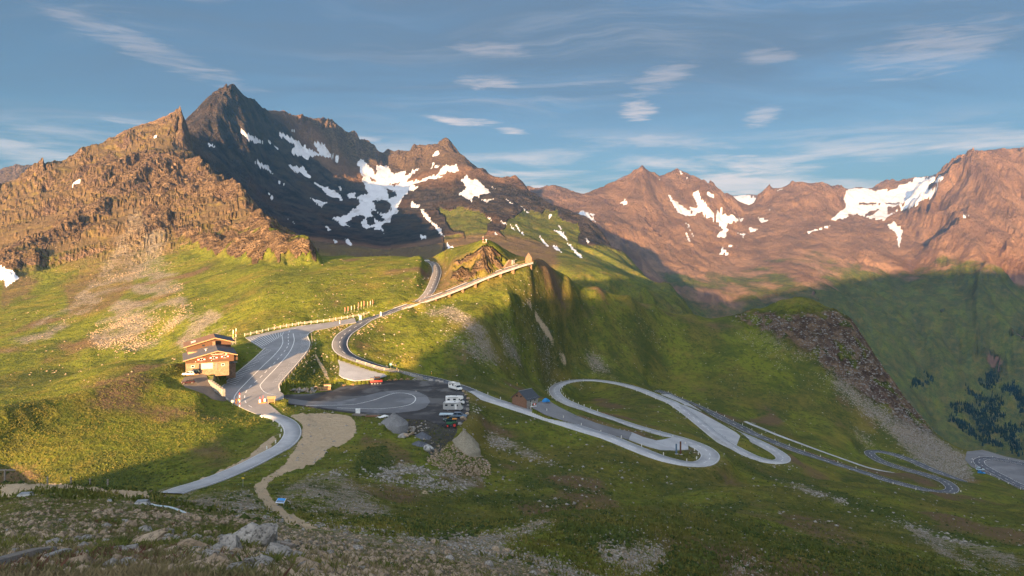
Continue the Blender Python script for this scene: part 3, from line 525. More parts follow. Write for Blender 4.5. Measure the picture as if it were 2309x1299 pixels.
SNOW_MTN = [Z1((1555, 425), (1610, 435), (1725, 500), (1660, 500), (1590, 460)), Z1((1760, 410), (1800, 430), (1870, 450), (1990, 520), (2060, 560), (2220, 600), (2190, 608), (2080, 580), (1990, 595), (1910, 570), (1880, 525), (1930, 530), (1870, 480), (1800, 450)), Z1((2040, 490), (2110, 500), (2140, 560), (2190, 600), (2120, 585), (2070, 550)), Z1((1880, 640), (1940, 660), (1975, 645), (2020, 725), (1960, 700), (1900, 670)), Z1((1630, 597), (1740, 645), (1778, 697), (1700, 658)), Z1((1340, 492), (1402, 525), (1370, 524)), Z1((2050, 755), (2200, 825), (2230, 872), (2130, 834)), Z1((1870, 388), (1945, 440), (1900, 420)), Z1((1790, 735), (1860, 768), (1820, 758)), Z1((1740, 822), (1780, 850), (1770, 878)), Z1((2035, 865), (2130, 885), (2090, 915)), Z1((1720, 455), (1820, 545), (1780, 520)), Z1((1862, 975), (1925, 1030), (1890, 1008)), Z1((450, 772), (520, 733), (528, 738), (470, 770)), Z1((980, 462), (1025, 446), (1010, 458)),
            Z2((1235, 490), (1268, 468), (1292, 475), (1275, 495), (1240, 512)), Z2((1220, 592), (1240, 550), (1290, 580), (1260, 585)), Z2((1280, 640), (1290, 600), (1340, 560), (1362, 580), (1412, 560), (1434, 610), (1400, 625), (1340, 612), (1330, 640)), Z2((1450, 680), (1490, 637), (1520, 680), (1560, 670), (1620, 720), (1668, 772), (1580, 792), (1592, 812), (1540, 800), (1530, 838), (1432, 785), (1492, 740)), Z2((1142, 893), (1168, 898), (1232, 985), (1300, 1045), (1324, 1108), (1290, 1075), (1245, 1015), (1178, 962)), Z2((1078, 838), (1112, 858), (1148, 868), (1122, 892), (1078, 882)), Z2((1130, 1078), (1165, 1095), (1192, 1088), (1194, 1112), (1160, 1122)), Z2((1338, 1142), (1390, 1180), (1350, 1188)), Z2((435, 1012), (494, 1050), (460, 1058)), Z2((495, 1112), (538, 1140), (510, 1147)), Z2((583, 1112), (612, 1118), (638, 1160), (622, 1172), (600, 1142)), Z2((145, 948), (218, 1012), (180, 987)), Z2((352, 688), (540, 775), (574, 832), (470, 784), (380, 724)), Z2((535, 718), (568, 745), (560, 755)), Z2((600, 790), (662, 768), (664, 822), (620, 812)), Z2((315, 800), (370, 835), (452, 840), (412, 884), (370, 850)), Z2((165, 562), (270, 598), (332, 662), (240, 622)), Z2((0, 570), (50, 630), (20, 610)), Z2((70, 675), (140, 712), (110, 700)), Z2((1600, 825), (1690, 820), (1640, 845)), Z2((1780, 815), (1838, 860), (1810, 850)), Z2((1890, 870), (1965, 928), (1930, 915)), Z2((1635, 700), (1705, 748), (1670, 730)), Z2((2090, 920), (2125, 940), (2110, 965)), Z2((2160, 1005), (2215, 1045), (2190, 1040)), Z2((2135, 1050), (2200, 1060), (2250, 1130), (2190, 1095)), Z2((2030, 1085), (2120, 1190), (2060, 1150)), Z2((2120, 1160), (2160, 1170), (2210, 1225), (2150, 1195)), Z2((1840, 990), (1935, 1105), (1880, 1060)), Z2((1805, 1005), (1870, 1065), (1830, 1045)), Z2((1740, 980), (1800, 1015), (1770, 1010)), Z2((1690, 1060), (1740, 1098), (1700, 1085)), Z2((1640, 945), (1700, 1000), (1660, 975)),
            Z3((480, 828), (550, 880), (620, 955), (672, 1030), (600, 965)), Z3((640, 778), (692, 828), (672, 836)), Z3((540, 1098), (612, 1160), (580, 1145)), Z3((500, 1000), (555, 1040), (520, 1030)), Z3((440, 970), (490, 1002), (460, 995))]
SNOW_FAR = [Z3((958, 490), (1000, 458), (1032, 485), (990, 512)), Z3((1350, 398), (1420, 456), (1450, 485), (1520, 535), (1615, 605), (1520, 604), (1450, 565), (1400, 475)), Z3((1575, 398), (1640, 396), (1662, 460), (1755, 560), (1778, 645), (1700, 614), (1640, 535), (1600, 450)), Z3((1555, 530), (1640, 518), (1655, 580), (1600, 594)), Z3((1685, 388), (1775, 440), (1730, 434)), Z3((1795, 558), (1860, 578), (1985, 640), (1930, 662), (1850, 692), (1905, 722), (1852, 805), (1796, 772), (1840, 720), (1786, 640)), Z3((1985, 618), (2035, 628), (2000, 665)), Z3((2055, 698), (2160, 718), (2100, 738)), Z3((1975, 748), (2048, 758), (2020, 794)), Z3((1862, 838), (1935, 858), (1900, 874)), Z3((1795, 955), (1828, 918), (1840, 876), (1885, 918), (1905, 955), (1860, 935)), Z3((1515, 655), (1552, 680), (1562, 725)), Z3((1565, 738), (1615, 802), (1590, 785)), Z3((1520, 745), (1545, 770), (1565, 825), (1535, 810)), Z3((580, 590), (640, 555), (690, 600), (750, 660), (640, 612)), Z3((690, 580), (735, 590), (730, 630)), Z3((1470, 190), (1500, 250), (1480, 240)), Z3((1525, 260), (1555, 285), (1540, 290)), Z3((1300, 285), (1330, 300), (1310, 305)),
            Z4((1225, 622), (1285, 596), (1350, 660), (1345, 700), (1325, 812), (1300, 690)), Z4((125, 636), (215, 660), (150, 674)), Z4((45, 680), (115, 690), (80, 716)), Z4((560, 682), (810, 618), (600, 692)), Z4((200, 560), (290, 590), (230, 600)), Z4((290, 510), (330, 485), (310, 505)), Z4((350, 355), (410, 332), (380, 350)), Z4((1820, 540), (1890, 545), (1850, 560))]
GLACIER = [Z4((878, 400), (920, 338), (1060, 322), (1120, 350), (1300, 340), (1330, 300), (1430, 280), (1440, 248), (1540, 238), (1710, 232), (1640, 280), (1560, 300), (1540, 330), (1640, 330), (1580, 400), (1470, 455), (1440, 475), (1380, 492), (1330, 502), (1290, 522), (1230, 562), (1190, 582), (1060, 560), (1000, 540), (900, 562), (778, 590), (800, 560), (880, 500), (905, 470), (888, 430))]
ROCKY_GLACIER = [Z4((1230, 480), (1330, 470), (1290, 520), (1230, 540)), Z4((900, 540), (1000, 545), (960, 560)), Z4((1040, 545), (1100, 510), (1170, 500), (1090, 555)), Z4((1000, 452), (1440, 446), (1430, 456), (1010, 462)), Z4((1525, 240), (1580, 245), (1545, 262))]
SNOW_PEAK = [Z3((640, 405), (760, 365), (880, 335), (920, 315), (992, 280), (985, 325), (890, 415), (760, 440)), Z3((1870, 462), (1950, 430), (2040, 420), (2160, 440), (2210, 460), (2210, 560), (1960, 560))]
LEFTSNOW = [[(x / 3.093, 580 + y / 3.093) for x, y in ((-40, 40), (0, 50), (60, 80), (105, 110), (132, 147), (90, 182), (40, 207), (28, 160), (-40, 150))]]
bpy_ = gpy                    # masks follow the finished ground from here on
snow_c = polymask(SNOW_CIRQUE, 1600, 3300, 5, 9) * (1 - polymask(SNOW_HOLES, 1600, 3300, 4, 8))
snow = np.maximum(snow_c, polymask(SNOW_MTN, 1350, 3300, 3.5, 8)); snow = np.maximum(snow, polymask(SNOW_FAR, 3000, 5300, 4, 8)); snow = np.maximum(snow, polymask(LEFTSNOW, 500, 1300, 3, 9))
glac = polymask(GLACIER, 4100, 6300, 4, 10) * (1 - polymask(ROCKY_GLACIER, 4100, 6300, 3, 10))
snow = np.maximum(snow, glac); snow = np.maximum(snow, polymask(SNOW_PEAK, 6400, 9000, 2, 10)); snow = np.maximum(snow, polymask([Z1((450, 775), (520, 732), (530, 740), (470, 775)), Z1((980, 464), (1030, 444), (1012, 460))], 900, 1600, 1, 9))
# how much bare rock, by mountain
elev = gz
frac1 = fb(500, 3600, 130, 5, 201); frac2 = fb(2200, 9100, 420, 5, 211)
sx2 = np.gradient(gz, TX, axis=0) / gd; sy2 = np.gradient(gz, GD, axis=1) - TX[:, None] * sx2
slope2 = np.sqrt(sx2 ** 2 + sy2 ** 2).astype(np.float32)
rock = np.maximum(cliff * smooth(-.35, .05, fb(480, 1550, 45, 5, 203)), cliff_far) * .95
lm = smooth(600, 900, gd) * (1 - smooth(1500, 1700, gd)) * (gpx < 1260)
rock = np.maximum(rock, lm * smooth(.62, .95, slope2 + .25 * frac1) * .85)
mm = smooth(1450, 1650, gd) * (1 - vfar * (gpx > 1190))
green_m = smooth(60, -40, elev + 70 * frac1) * (gpx > 1000) + .5 * smooth(0, -60, elev + 60 * frac1)
green_m = np.maximum(green_m, polymask([Z2((1270, 890), (1400, 880), (1560, 900), (1700, 960), (1600, 1100), (1500, 1130), (1330, 960)), Z2((1900, 900), (2100, 900), (2308, 1000), (2308, 1299), (2000, 1299), (1800, 1150), (1750, 1050))], 1200, 2700, 18, 40) * .8)
rock = np.maximum(rock, mm * (1 - np.clip(green_m, 0, 1)))
fm = vfar * (gpx > 1190)
green_f = smooth(60, -220, elev + 210 * frac2) * (.6 + .4 * smooth(1600, 2050, gpx + 250 * frac2))
rock = np.maximum(rock, fm * (1 - .95 * green_f)); rock = np.maximum(rock, fm * green_f * smooth(.25, .5, fb(2200, 9100, 210, 5, 221)) * smooth(.5, .9, slope2) * .9)
rock = np.maximum(rock, fm * (gpx > 1900) * smooth(100, 260, elev + 90 * frac2)); rock = np.maximum(rock, smooth(6000, 6400, gd))
rock = np.maximum(rock, np.maximum(knob * smooth(-.25, .1, fb(400, 720, 9, 4, 205)), blur(crag, 5) * smooth(-.42, .05, fb(470, 680, 14, 5, 207))))
rock = np.maximum(rock, polymask([[(560, 470), (578, 473), (640, 537), (690, 571), (712, 590), (690, 585), (640, 560), (590, 520)]], 700, 1150, 5) * .7)
# stony ground: scree fans, worn slopes, spoil
SCREE = [[(390, 770), (430, 700), (400, 600), (330, 560), (300, 640), (240, 700), (190, 760), (220, 790), (330, 790)], [(540, 780), (500, 700), (430, 690), (340, 745), (330, 770), (420, 790)], [(300, 470), (390, 520), (340, 620), (260, 660), (120, 760), (0, 800), (0, 770), (150, 690), (230, 600)],
         [(1280, 835), (1230, 780), (1190, 700), (1175, 670), (1186, 668), (1210, 720), (1260, 790), (1300, 832)], [(1380, 690), (1420, 720), (1480, 750), (1510, 785), (1480, 775), (1420, 740), (1375, 705)], [(1330, 780), (1380, 830), (1400, 860), (1350, 850), (1310, 800)],
         [(1840, 790), (1880, 850), (1940, 910), (2000, 960), (2060, 985), (2110, 985), (2150, 1010), (2190, 1060), (2190, 1086), (2130, 1072), (2080, 1045), (2020, 985), (1950, 930), (1880, 870)], [(1700, 740), (1790, 770), (1830, 800), (1790, 800), (1720, 770)], [(1900, 960), (1950, 975), (2000, 1010), (1950, 1000)],
         [(1080, 720), (1180, 780), (1250, 830), (1100, 830), (1000, 760), (960, 700), (1020, 690)], [(1100, 700), (1200, 740), (1290, 830), (1260, 830), (1170, 760)]]
SCREE_NEAR = [[(330, 1104), (440, 1104), (560, 1106), (580, 1120), (640, 1180), (560, 1175), (460, 1150), (380, 1125)], [(660, 1085), (740, 1050), (800, 1080), (850, 1110), (900, 1160), (820, 1165), (720, 1180), (690, 1130)], [(960, 1200), (1100, 1195), (1250, 1165), (1240, 1190), (1130, 1225), (1190, 1255), (1000, 1250)], [(820, 1080), (900, 1040), (1000, 1060), (1100, 1080), (1060, 1110), (900, 1110)],
              [(1340, 1230), (1400, 1210), (1500, 1225), (1510, 1280), (1450, 1299), (1360, 1270)], [(1100, 960), (1150, 990), (1250, 1040), (1260, 1060), (1180, 1030), (1090, 1000)], [(640, 1100), (700, 1080), (740, 1110), (720, 1150), (660, 1150), (620, 1120)], [(1650, 1255), (1720, 1270), (1750, 1299), (1640, 1299)],
              [(2000, 1165), (2100, 1190), (2309, 1260), (2309, 1290), (2150, 1240), (2010, 1180)], [(2040, 1190), (2200, 1270), (2260, 1299), (2200, 1299), (2060, 1215)], [(1740, 1075), (1860, 1110), (1960, 1150), (1900, 1140), (1780, 1100)]]
scree = polymask(SCREE, 320, 1500, 9, 24) * smooth(-.35, .15, fb(320, 1500, 20, 4, 231)); scree = np.maximum(scree, polymask(SCREE_NEAR, 20, 330, 12, 30) * smooth(-.4, .12, fb(20, 330, 7, 4, 233)))
scree = np.maximum(scree, lm * smooth(.08, .34, strp(540, 1700, ud, vd, 300, 26, 5, 309, False)) * .7)
foregr = (1 - smooth(45, 85, gd)) * (gpy > 1085); 
scree = np.maximum(scree, foregr * smooth(-.25, .2, fb(0, 90, 3.1, 5, 237)) * .9)
scree = np.maximum(scree, (gd < 75) * (gpx > 620) * smooth(-.3, .1, fb(0, 80, 5, 4, 239)))
# bare earth: the pale trail and its clearing, small paths
DIRT = [[(664, 936), (712, 931), (764, 932), (792, 939), (805, 955), (802, 976), (788, 994), (764, 1004), (738, 1014), (730, 1030), (712, 1044), (670, 1058), (630, 1072), (608, 1088), (600, 1102), (610, 1120), (640, 1150), (680, 1172), (720, 1192), (690, 1194), (655, 1185), (622, 1160), (596, 1135), (578, 1110), (570, 1098), (590, 1080), (625, 1060), (640, 1048), (668, 1010), (680, 985), (682, 965), (672, 948), (652, 938)],
        [(0, 1092), (60, 1090), (140, 1092), (250, 1104), (330, 1108), (340, 1122), (300, 1126), (250, 1112), (150, 1100), (80, 1102), (0, 1125)], [(420, 1100), (440, 1085), (500, 1060), (560, 1030), (600, 995), (618, 980), (625, 990), (590, 1030), (520, 1060), (470, 1082)], [(1262, 805), (1232, 760), (1200, 705), (1180, 672), (1184, 670), (1208, 700), (1244, 756), (1286, 828), (1300, 836), (1270, 822)],
        [(706, 792), (714, 800), (728, 822), (738, 845), (745, 856), (760, 854), (757, 858), (742, 860), (732, 848), (722, 826)], [(910, 1086), (935, 1110), (1000, 1120), (920, 1098)]]
dirt = polymask(DIRT, 40, 620, 7, 14); FL_ = polymask([[(1835, 795), (1900, 850), (1960, 895), (2020, 935), (2070, 950), (2110, 975), (2150, 1008), (2192, 1040), (2195, 1090), (2130, 1075), (2070, 1040), (2010, 985), (1950, 935), (1880, 875)]], 430, 640, 10, 26)
scree = np.maximum(scree, FL_ * smooth(-.5, -.05, fb(430, 640, 9, 4, 245))); scree = np.maximum(scree, ((PAVED > 0) & (PAVED < 2.0)) * .75)
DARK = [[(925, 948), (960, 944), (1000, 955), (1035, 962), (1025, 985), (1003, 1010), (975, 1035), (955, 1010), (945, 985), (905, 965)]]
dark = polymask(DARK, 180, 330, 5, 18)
dark = np.maximum(dark, (np.abs(PAVED) < 3) * .0)
# grass tones
lush = np.clip(.5 + .9 * fb(0, 9100, 55, 4, 241) + .35 * (gpx < 1000) * (gd > 160), 0, 1)
brown = np.clip(smooth(.02, .45, fb(0, 1800, 38, 5, 251, ox=4)) + lm * smooth(-90, 8, elev + 60 * frac1 + 45 * strp(540, 1700, ud, vd, 420, 34, 5, 307, False)), 0, 1)
brown = np.maximum(brown, foregr * smooth(-.1, .4, fb(0, 90, 6, 4, 255)) * .6)
BROWN = [[(960, 560), (1080, 640), (1000, 680), (900, 700), (960, 660)], [(1180, 640), (1300, 680), (1420, 700), (1300, 720), (1190, 680)], [(1750, 1150), (1900, 1180), (2000, 1260), (1900, 1250), (1780, 1190)], [(820, 970), (900, 1000), (950, 1050), (850, 1060), (800, 1000)], [(1090, 1040), (1000, 1050), (980, 1090), (1090, 1110)], [(140, 640), (260, 560), (330, 600), (260, 690), (150, 720)], [(0, 600), (90, 640), (0, 700)]]
brown = np.maximum(brown, polymask(BROWN, 100, 1500, 14, 40) * .7)
SHADE_GREEN = [[(960, 1112), (1060, 1118), (1150, 1112), (1250, 1122), (1340, 1136), (1290, 1146), (1180, 1146), (1060, 1132), (990, 1128)], [(1250, 1175), (1330, 1168), (1420, 1190), (1450, 1235), (1380, 1250), (1290, 1230)], [(900, 1185), (1000, 1172), (1080, 1190), (1060, 1215), (940, 1222)], [(1560, 1150), (1640, 1128), (1700, 1140), (1640, 1165)], [(1640, 1190), (1700, 1180), (1750, 1215), (1700, 1225)],
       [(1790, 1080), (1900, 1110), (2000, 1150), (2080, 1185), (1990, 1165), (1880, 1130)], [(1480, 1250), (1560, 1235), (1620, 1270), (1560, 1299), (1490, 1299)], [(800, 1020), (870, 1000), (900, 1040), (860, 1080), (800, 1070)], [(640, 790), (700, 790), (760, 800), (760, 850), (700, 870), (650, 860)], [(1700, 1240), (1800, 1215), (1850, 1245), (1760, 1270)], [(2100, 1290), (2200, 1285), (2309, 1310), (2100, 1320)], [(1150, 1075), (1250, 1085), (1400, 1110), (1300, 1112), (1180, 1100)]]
shade_green = blur(polymask(SHADE_GREEN, 50, 420, 16, 40), 4); shade_green = np.maximum(shade_green, .8 * smooth(.18, .5, fb(60, 700, 70, 5, 261)))  # dark green patches; the outlined ones carry the shade of gully and hollows
rock = np.clip(rock, 0, 1); scree = blur(np.clip(scree, 0, 1), 5) * (1 - dirt); dirt = blur(dirt, 1); brown = blur(brown, 4)
RT = crag * .12 + fm * .5 + np.clip(smooth(1500, 1700, gd) - vfar, 0, 1) * 1.0     # rock tone: warm brown, far pink, grey cirque
ND, NX = len(GD), len(GX); m3 = shade_green.reshape(-1).astype(np.float32)
allV = np.stack([gx, gd, gz], -1).reshape(-1, 3).astype(np.float32)
m1 = np.stack([snow, rock, scree, dirt], -1).reshape(-1, 4).astype(np.float32)
m2 = np.stack([lush, brown, dark, RT], -1).reshape(-1, 4).astype(np.float32)
# ---------------------------------------------------------------- ground material
def ground_material():
    m = bpy.data.materials.new('alpine_ground'); m.use_nodes = True; t = NT(m.node_tree); t.n.clear()
    out = t.new('ShaderNodeOutputMaterial'); bs = t.new('ShaderNodeBsdfPrincipled', inp={'Roughness': .95, 'Specular IOR Level': .08})
    a1 = t.new('ShaderNodeAttribute', attribute_name='cover_a'); a2 = t.new('ShaderNodeAttribute', attribute_name='cover_b')
    s1 = t.new('ShaderNodeSeparateColor'); t.l.new(a1.outputs['Color'], s1.inputs[0]); s2 = t.new('ShaderNodeSeparateColor'); t.l.new(a2.outputs['Color'], s2.inputs[0])
    sn, rk, sc = s1.outputs; dt = a1.outputs['Alpha']; lu, br, dk = s2.outputs; rt = a2.outputs['Alpha']
    pos = t.new('ShaderNodeNewGeometry').outputs['Position']
    n1 = t.noise(pos, .9, 3, .62); n2 = t.noise(pos, .13, 4, .62); n3 = t.noise(pos, .022, 4, .62); n4 = t.noise(pos, 4.2, 2, .6)
    nb = t.noise(pos, .30, 4, .68); nf = t.noise(pos, .0065, 5, .64)
    g = t.mix(t.ramp(t.math('ADD', lu, t.math('MULTIPLY', t.math('SUBTRACT', n2, .5), 1.2)), .2, .9), (.085, .086, .022), (.125, .150, .018))
    g = t.mix(t.math('MULTIPLY', t.ramp(n1, .42, .66), .55), g, (.185, .150, .030))
    g = t.mix(t.math('MULTIPLY', t.ramp(nb, .52, .36), .70), g, (.042, .056, .014))
    g = t.mix(t.math('MULTIPLY', t.ramp(t.noise(pos, .045, 5, .62, .5), .56, .36), .65), g, (.048, .066, .016))
    g = t.mix(t.ramp(t.math('ADD', br, t.math('MULTIPLY', t.math('SUBTRACT', nb, .5), 1.4)), .25, .9, 0, .9), g, t.mix(n1, (.150, .100, .056), (.105, .066, .042)))
    g = t.mix(t.ramp(t.noise(pos, .035, 5, .6, .3), .50, .68, 0, .5), g, (.20, .150, .035))
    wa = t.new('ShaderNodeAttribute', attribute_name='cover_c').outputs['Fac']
    g = t.mix(t.ramp(t.math('ADD', wa, t.math('MULTIPLY', t.math('SUBTRACT', nb, .5), 1.3)), .3, .95, 0, .85), g, t.mix(n1, (.030, .046, .012), (.070, .088, .020)))  # darkens the grass: shrub green plus painted shade of gully and hollows
    # rock in three tones with seams
    r_w = t.mix(t.ramp(n2, .34, .66), (.105, .072, .048), (.265, .182, .112))
    r_w = t.mix(t.math('MULTIPLY', t.ramp(n3, .5, .66), .6), r_w, (.155, .105, .090))
    r_g = t.mix(t.ramp(n3, .35, .66), (.040, .035, .034), (.105, .082, .066)); r_g = t.mix(t.ramp(nf, .5, .64, 0, .7), r_g, (.125, .075, .047))
    r_p = t.mix(t.ramp(nf, .36, .64), (.205, .120, .075), (.345, .205, .122))
    lay = t.new('ShaderNodeMapping', inp={'Scale': (.004, .004, .045), 'Rotation': (.16, .12, 0)}); t.l.new(pos, lay.inputs[0])
    strat = t.noise(lay.outputs[0], 1.6, 4, .68, .6)
    rb = t.new('ShaderNodeMapping', inp={'Scale': (.012, .0022, .0022)}); t.l.new(pos, rb.inputs[0]); rib = t.noise(rb.outputs[0], 1.3, 7, .68, .8)
    r_p = t.mix(t.ramp(rib, .54, .36, 0, .60), r_p, (.150, .098, .070)); r_p = t.mix(t.ramp(rib, .60, .72, 0, .55), r_p, (.36, .26, .19))
    r_g = t.mix(t.math('MULTIPLY', t.ramp(strat, .48, .62), .40), r_g, (.058, .050, .047))
    r = t.mix(t.ramp(rt, .15, .45), r_w, r_p); r = t.mix(t.ramp(rt, .6, .95), r, r_g)
    rmix = t.math('ADD', rk, t.math('MULTIPLY', t.math('SUBTRACT', t.mix(t.ramp(rt, .1, .4), n2, nf), .5), 1.1))
    fm0 = t.new('ShaderNodeMapping', inp={'Scale': (.085, .085, .016)}); t.l.new(pos, fm0.inputs[0])
    r = t.mix(t.ramp(t.math('ABSOLUTE', t.math('SUBTRACT', t.noise(fm0.outputs[0], 1.0, 5, .7, .3), .5)), .030, .0, 0, t.ramp(rt, .35, .15, 0, .40)), r, (.060, .042, .032))  # cliff fissures darkened in the colour where the bump is deepest, as shade
    c = t.mix(t.ramp(rmix, .32, .62), g, r)
    soil = t.mix(t.ramp(nb, .35, .65), (.115, .092, .064), (.200, .165, .118))
    chip = t.mix(n1, (.22, .19, .155), (.42, .385, .33))
    stone = t.mix(t.ramp(n4, .50, .62), soil, chip)
    sm = t.math('ADD', sc, t.math('ADD', t.math('MULTIPLY', t.math('SUBTRACT', n1, .5), 1.7), t.math('MULTIPLY', t.math('SUBTRACT', nb, .5), 1.1)))
    c = t.mix(t.ramp(sm, .40, .95, 0, .92), c, stone)
    d_ = t.mix(n1, (.34, .25, .155), (.48, .375, .25)); d_ = t.mix(t.ramp(n2, .55, .75, 0, .6), d_, (.27, .235, .175))
    c = t.mix(t.ramp(t.math('ADD', dt, t.math('MULTIPLY', t.math('SUBTRACT', n1, .5), .8)), .38, .66), c, d_)
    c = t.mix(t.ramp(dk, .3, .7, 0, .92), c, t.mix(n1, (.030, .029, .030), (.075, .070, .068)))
    ns = t.noise(pos, .03, 4, .7)
    snf = t.ramp(t.math('ADD', sn, t.math('MULTIPLY', t.math('SUBTRACT', ns, .5), 1.0)), .44, .58)
    sc_ = t.mix(t.ramp(t.noise(rb.outputs[0], 3.0, 6, .65), .52, .70, 0, .75), (.74, .74, .76), (.42, .39, .37))
    c = t.mix(snf, c, sc_)
    t.l.new(c, bs.inputs['Base Color'])
    bh = t.math('ADD', t.math('MULTIPLY', n1, .55), t.math('ADD', t.math('MULTIPLY', n4, .12), t.math('MULTIPLY', n2, 1.6)))
    bh = t.math('ADD', bh, t.math('MULTIPLY', t.math('MULTIPLY', n3, 9.0), rk)); bh = t.math('ADD', bh, t.math('MULTIPLY', t.math('MULTIPLY', t.math('MULTIPLY', t.math('ADD', nf, t.math('MULTIPLY', t.noise(pos, .02, 5, .65), .35)), 60.0), rk), t.ramp(rt, .1, .4)))
    fm_ = t.new('ShaderNodeMapping', inp={'Scale': (.085, .085, .016)}); t.l.new(pos, fm_.inputs[0]); fis = t.noise(fm_.outputs[0], 1.0, 5, .7, .3)
    fis2 = t.math('ABSOLUTE', t.math('SUBTRACT', fis, .5))
    bh = t.math('ADD', bh, t.math('MULTIPLY', t.math('MULTIPLY', t.math('MINIMUM', fis2, .14), 38.0), rk))
    bh = t.math('MULTIPLY', bh, t.math('SUBTRACT', 1.0, t.math('MULTIPLY', snf, .8)))
    bp = t.new('ShaderNodeBump', inp={'Strength': 1.0, 'Distance': 1.25}); t.l.new(bh, bp.inputs['Height'])
    t.l.new(bp.outputs[0], bs.inputs['Normal']); t.l.new(bs.outputs[0], out.inputs[0])
    return m
M_GROUND = ground_material()
def sheet(name, faces):
    u, inv = np.unique(faces.ravel(), return_inverse=True)
    me = mesh_np(name, allV[u], inv.reshape(-1, 4), True)
    rf_ = m1[faces[:, 0], 1] * (1 - m1[faces[:, 0], 0]); me.polygons.foreach_set('use_smooth', (rf_ < .5))
    for an, arr in (('cover_a', m1), ('cover_b', m2)):
        at = me.attributes.new(an, 'FLOAT_COLOR', 'POINT'); at.data.foreach_set('color', arr[u].ravel())
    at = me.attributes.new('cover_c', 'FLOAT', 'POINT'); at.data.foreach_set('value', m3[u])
    return struct(obj(name, me, M_GROUND))
ii, jj = np.meshgrid(np.arange(NX - 1), np.arange(ND - 1), indexing='ij'); base = ii * ND + jj
quads = np.stack([base, base + ND, base + ND + 1, base + 1], -1).reshape(-1, 4)
fd = (.5 * (GD[:-1] + GD[1:]))[None, :].repeat(NX - 1, 0).ravel(); fp = (.5 * (GX[:-1] + GX[1:]))[:, None].repeat(ND - 1, 1).ravel()
fs = snow[:-1, :-1].ravel(); fg = glac[:-1, :-1].ravel(); fc = snow_c[:-1, :-1].ravel()
lab = np.full(len(quads), 0); lab[fd > 660] = 1; lab[(fd > 660) & (fp > 1230)] = 2; lab[(fd > 1560) & (fp < 1640)] = 3
lab[(fd > 1560) & (fp >= 1640)] = 4; lab[(fd > 3450)] = 4; lab[(fd > 3450) & (fp < 900)] = 5; lab[fd > 6400] = 5
lab[fg > .5] = 6; lab[(fc > .5) & (lab == 3)] = 7
for k, nm in enumerate(('ground', 'mountain_slope', 'valley', 'mountain', 'mountain_range', 'distant_peaks', 'glacier', 'snowfield')):
    q = quads[lab == k]
    if len(q): sheet(nm, q)
# ---------------------------------------------------------------- the rest of the spur, beside and behind the camera
RIDGE_Q = -420.0
RIDGE_P = np.array([-3000, -1500, -600, -330, -215, -175, -160, -152, -147, -141, -132, -115, -98, -90, -60, 0, 200, 600, 3000.])
RIDGE_H = np.array([-330, -260, -180, -100, -62, -40, -30, -20, -2, 18, 30, 32, 28, 36, 46, 52, 95, 180, 240.])
def rear_h(x, y):
    r = np.sqrt(x * x + y * y); p = x * math.cos(SUN_AZ) - y * math.sin(SUN_AZ); q = x * math.sin(SUN_AZ) + y * math.cos(SUN_AZ)
    base = -2.0 - .46 * np.minimum(r, 160) - .18 * np.clip(r - 160, 0, 3000)
    back = np.exp(-((q - RIDGE_Q) / 230.0) ** 2)
    return base + (np.maximum(np.interp(p, RIDGE_P, RIDGE_H), base) - base) * back + fbm(x / 90, y / 90, 4, 301) * 5 * smooth(500, 900, r)
ra = np.radians(np.linspace(61, 299, 160)); rr = np.r_[0.0, np.geomspace(1.5, 1500, 120)]
RX = np.sin(ra)[:, None] * rr; RY = np.cos(ra)[:, None] * rr
RV = np.stack([RX, RY, rear_h(RX, RY) - .3], -1).reshape(-1, 3)
ii, jj = np.meshgrid(np.arange(len(ra) - 1), np.arange(len(rr) - 1), indexing='ij'); b0 = ii * len(rr) + jj
rq = np.stack([b0, b0 + 1, b0 + len(rr) + 1, b0 + len(rr)], -1).reshape(-1, 4)
me = mesh_np('ridge', RV, rq, True)
n_ = len(RV)
for an, c4 in (('cover_a', (0, .1, .2, 0)), ('cover_b', (.4, .4, 0, 0))):
    at = me.attributes.new(an, 'FLOAT_COLOR', 'POINT'); at.data.foreach_set('color', np.tile(np.array(c4, np.float32), n_))
struct(obj('ridge', me, M_GROUND))
# ---------------------------------------------------------------- valley haze
bm = bmesh.new(); bmesh.ops.create_cube(bm, size=1.0)
hx, hy0, hy1, hz0, hz1 = 16000.0, -1600.0, 9800.0, float(min(gz.min(), RV[:, 2].min())) - 1.0, float(max(gz.max(), RV[:, 2].max())) + 20.0
for v in bm.verts: v.co = (v.co.x * 2 * hx, hy0 + (v.co.y + .5) * (hy1 - hy0), hz0 + (v.co.z + .5) * (hz1 - hz0))
me = bpy.data.meshes.new('haze'); bm.to_mesh(me); bm.free()
mh = bpy.data.materials.new('thin_haze'); mh.use_nodes = True; t = NT(mh.node_tree); t.n.clear()
pv = t.new('ShaderNodeVolumePrincipled', inp={'Color': (.14, .46, 1.0, 1), 'Density': 5.8e-5, 'Anisotropy': .3})
t.l.new(pv.outputs[0], t.new('ShaderNodeOutputMaterial').inputs['Volume'])
hz = obj('haze', me, mh); hz['kind'] = 'stuff'
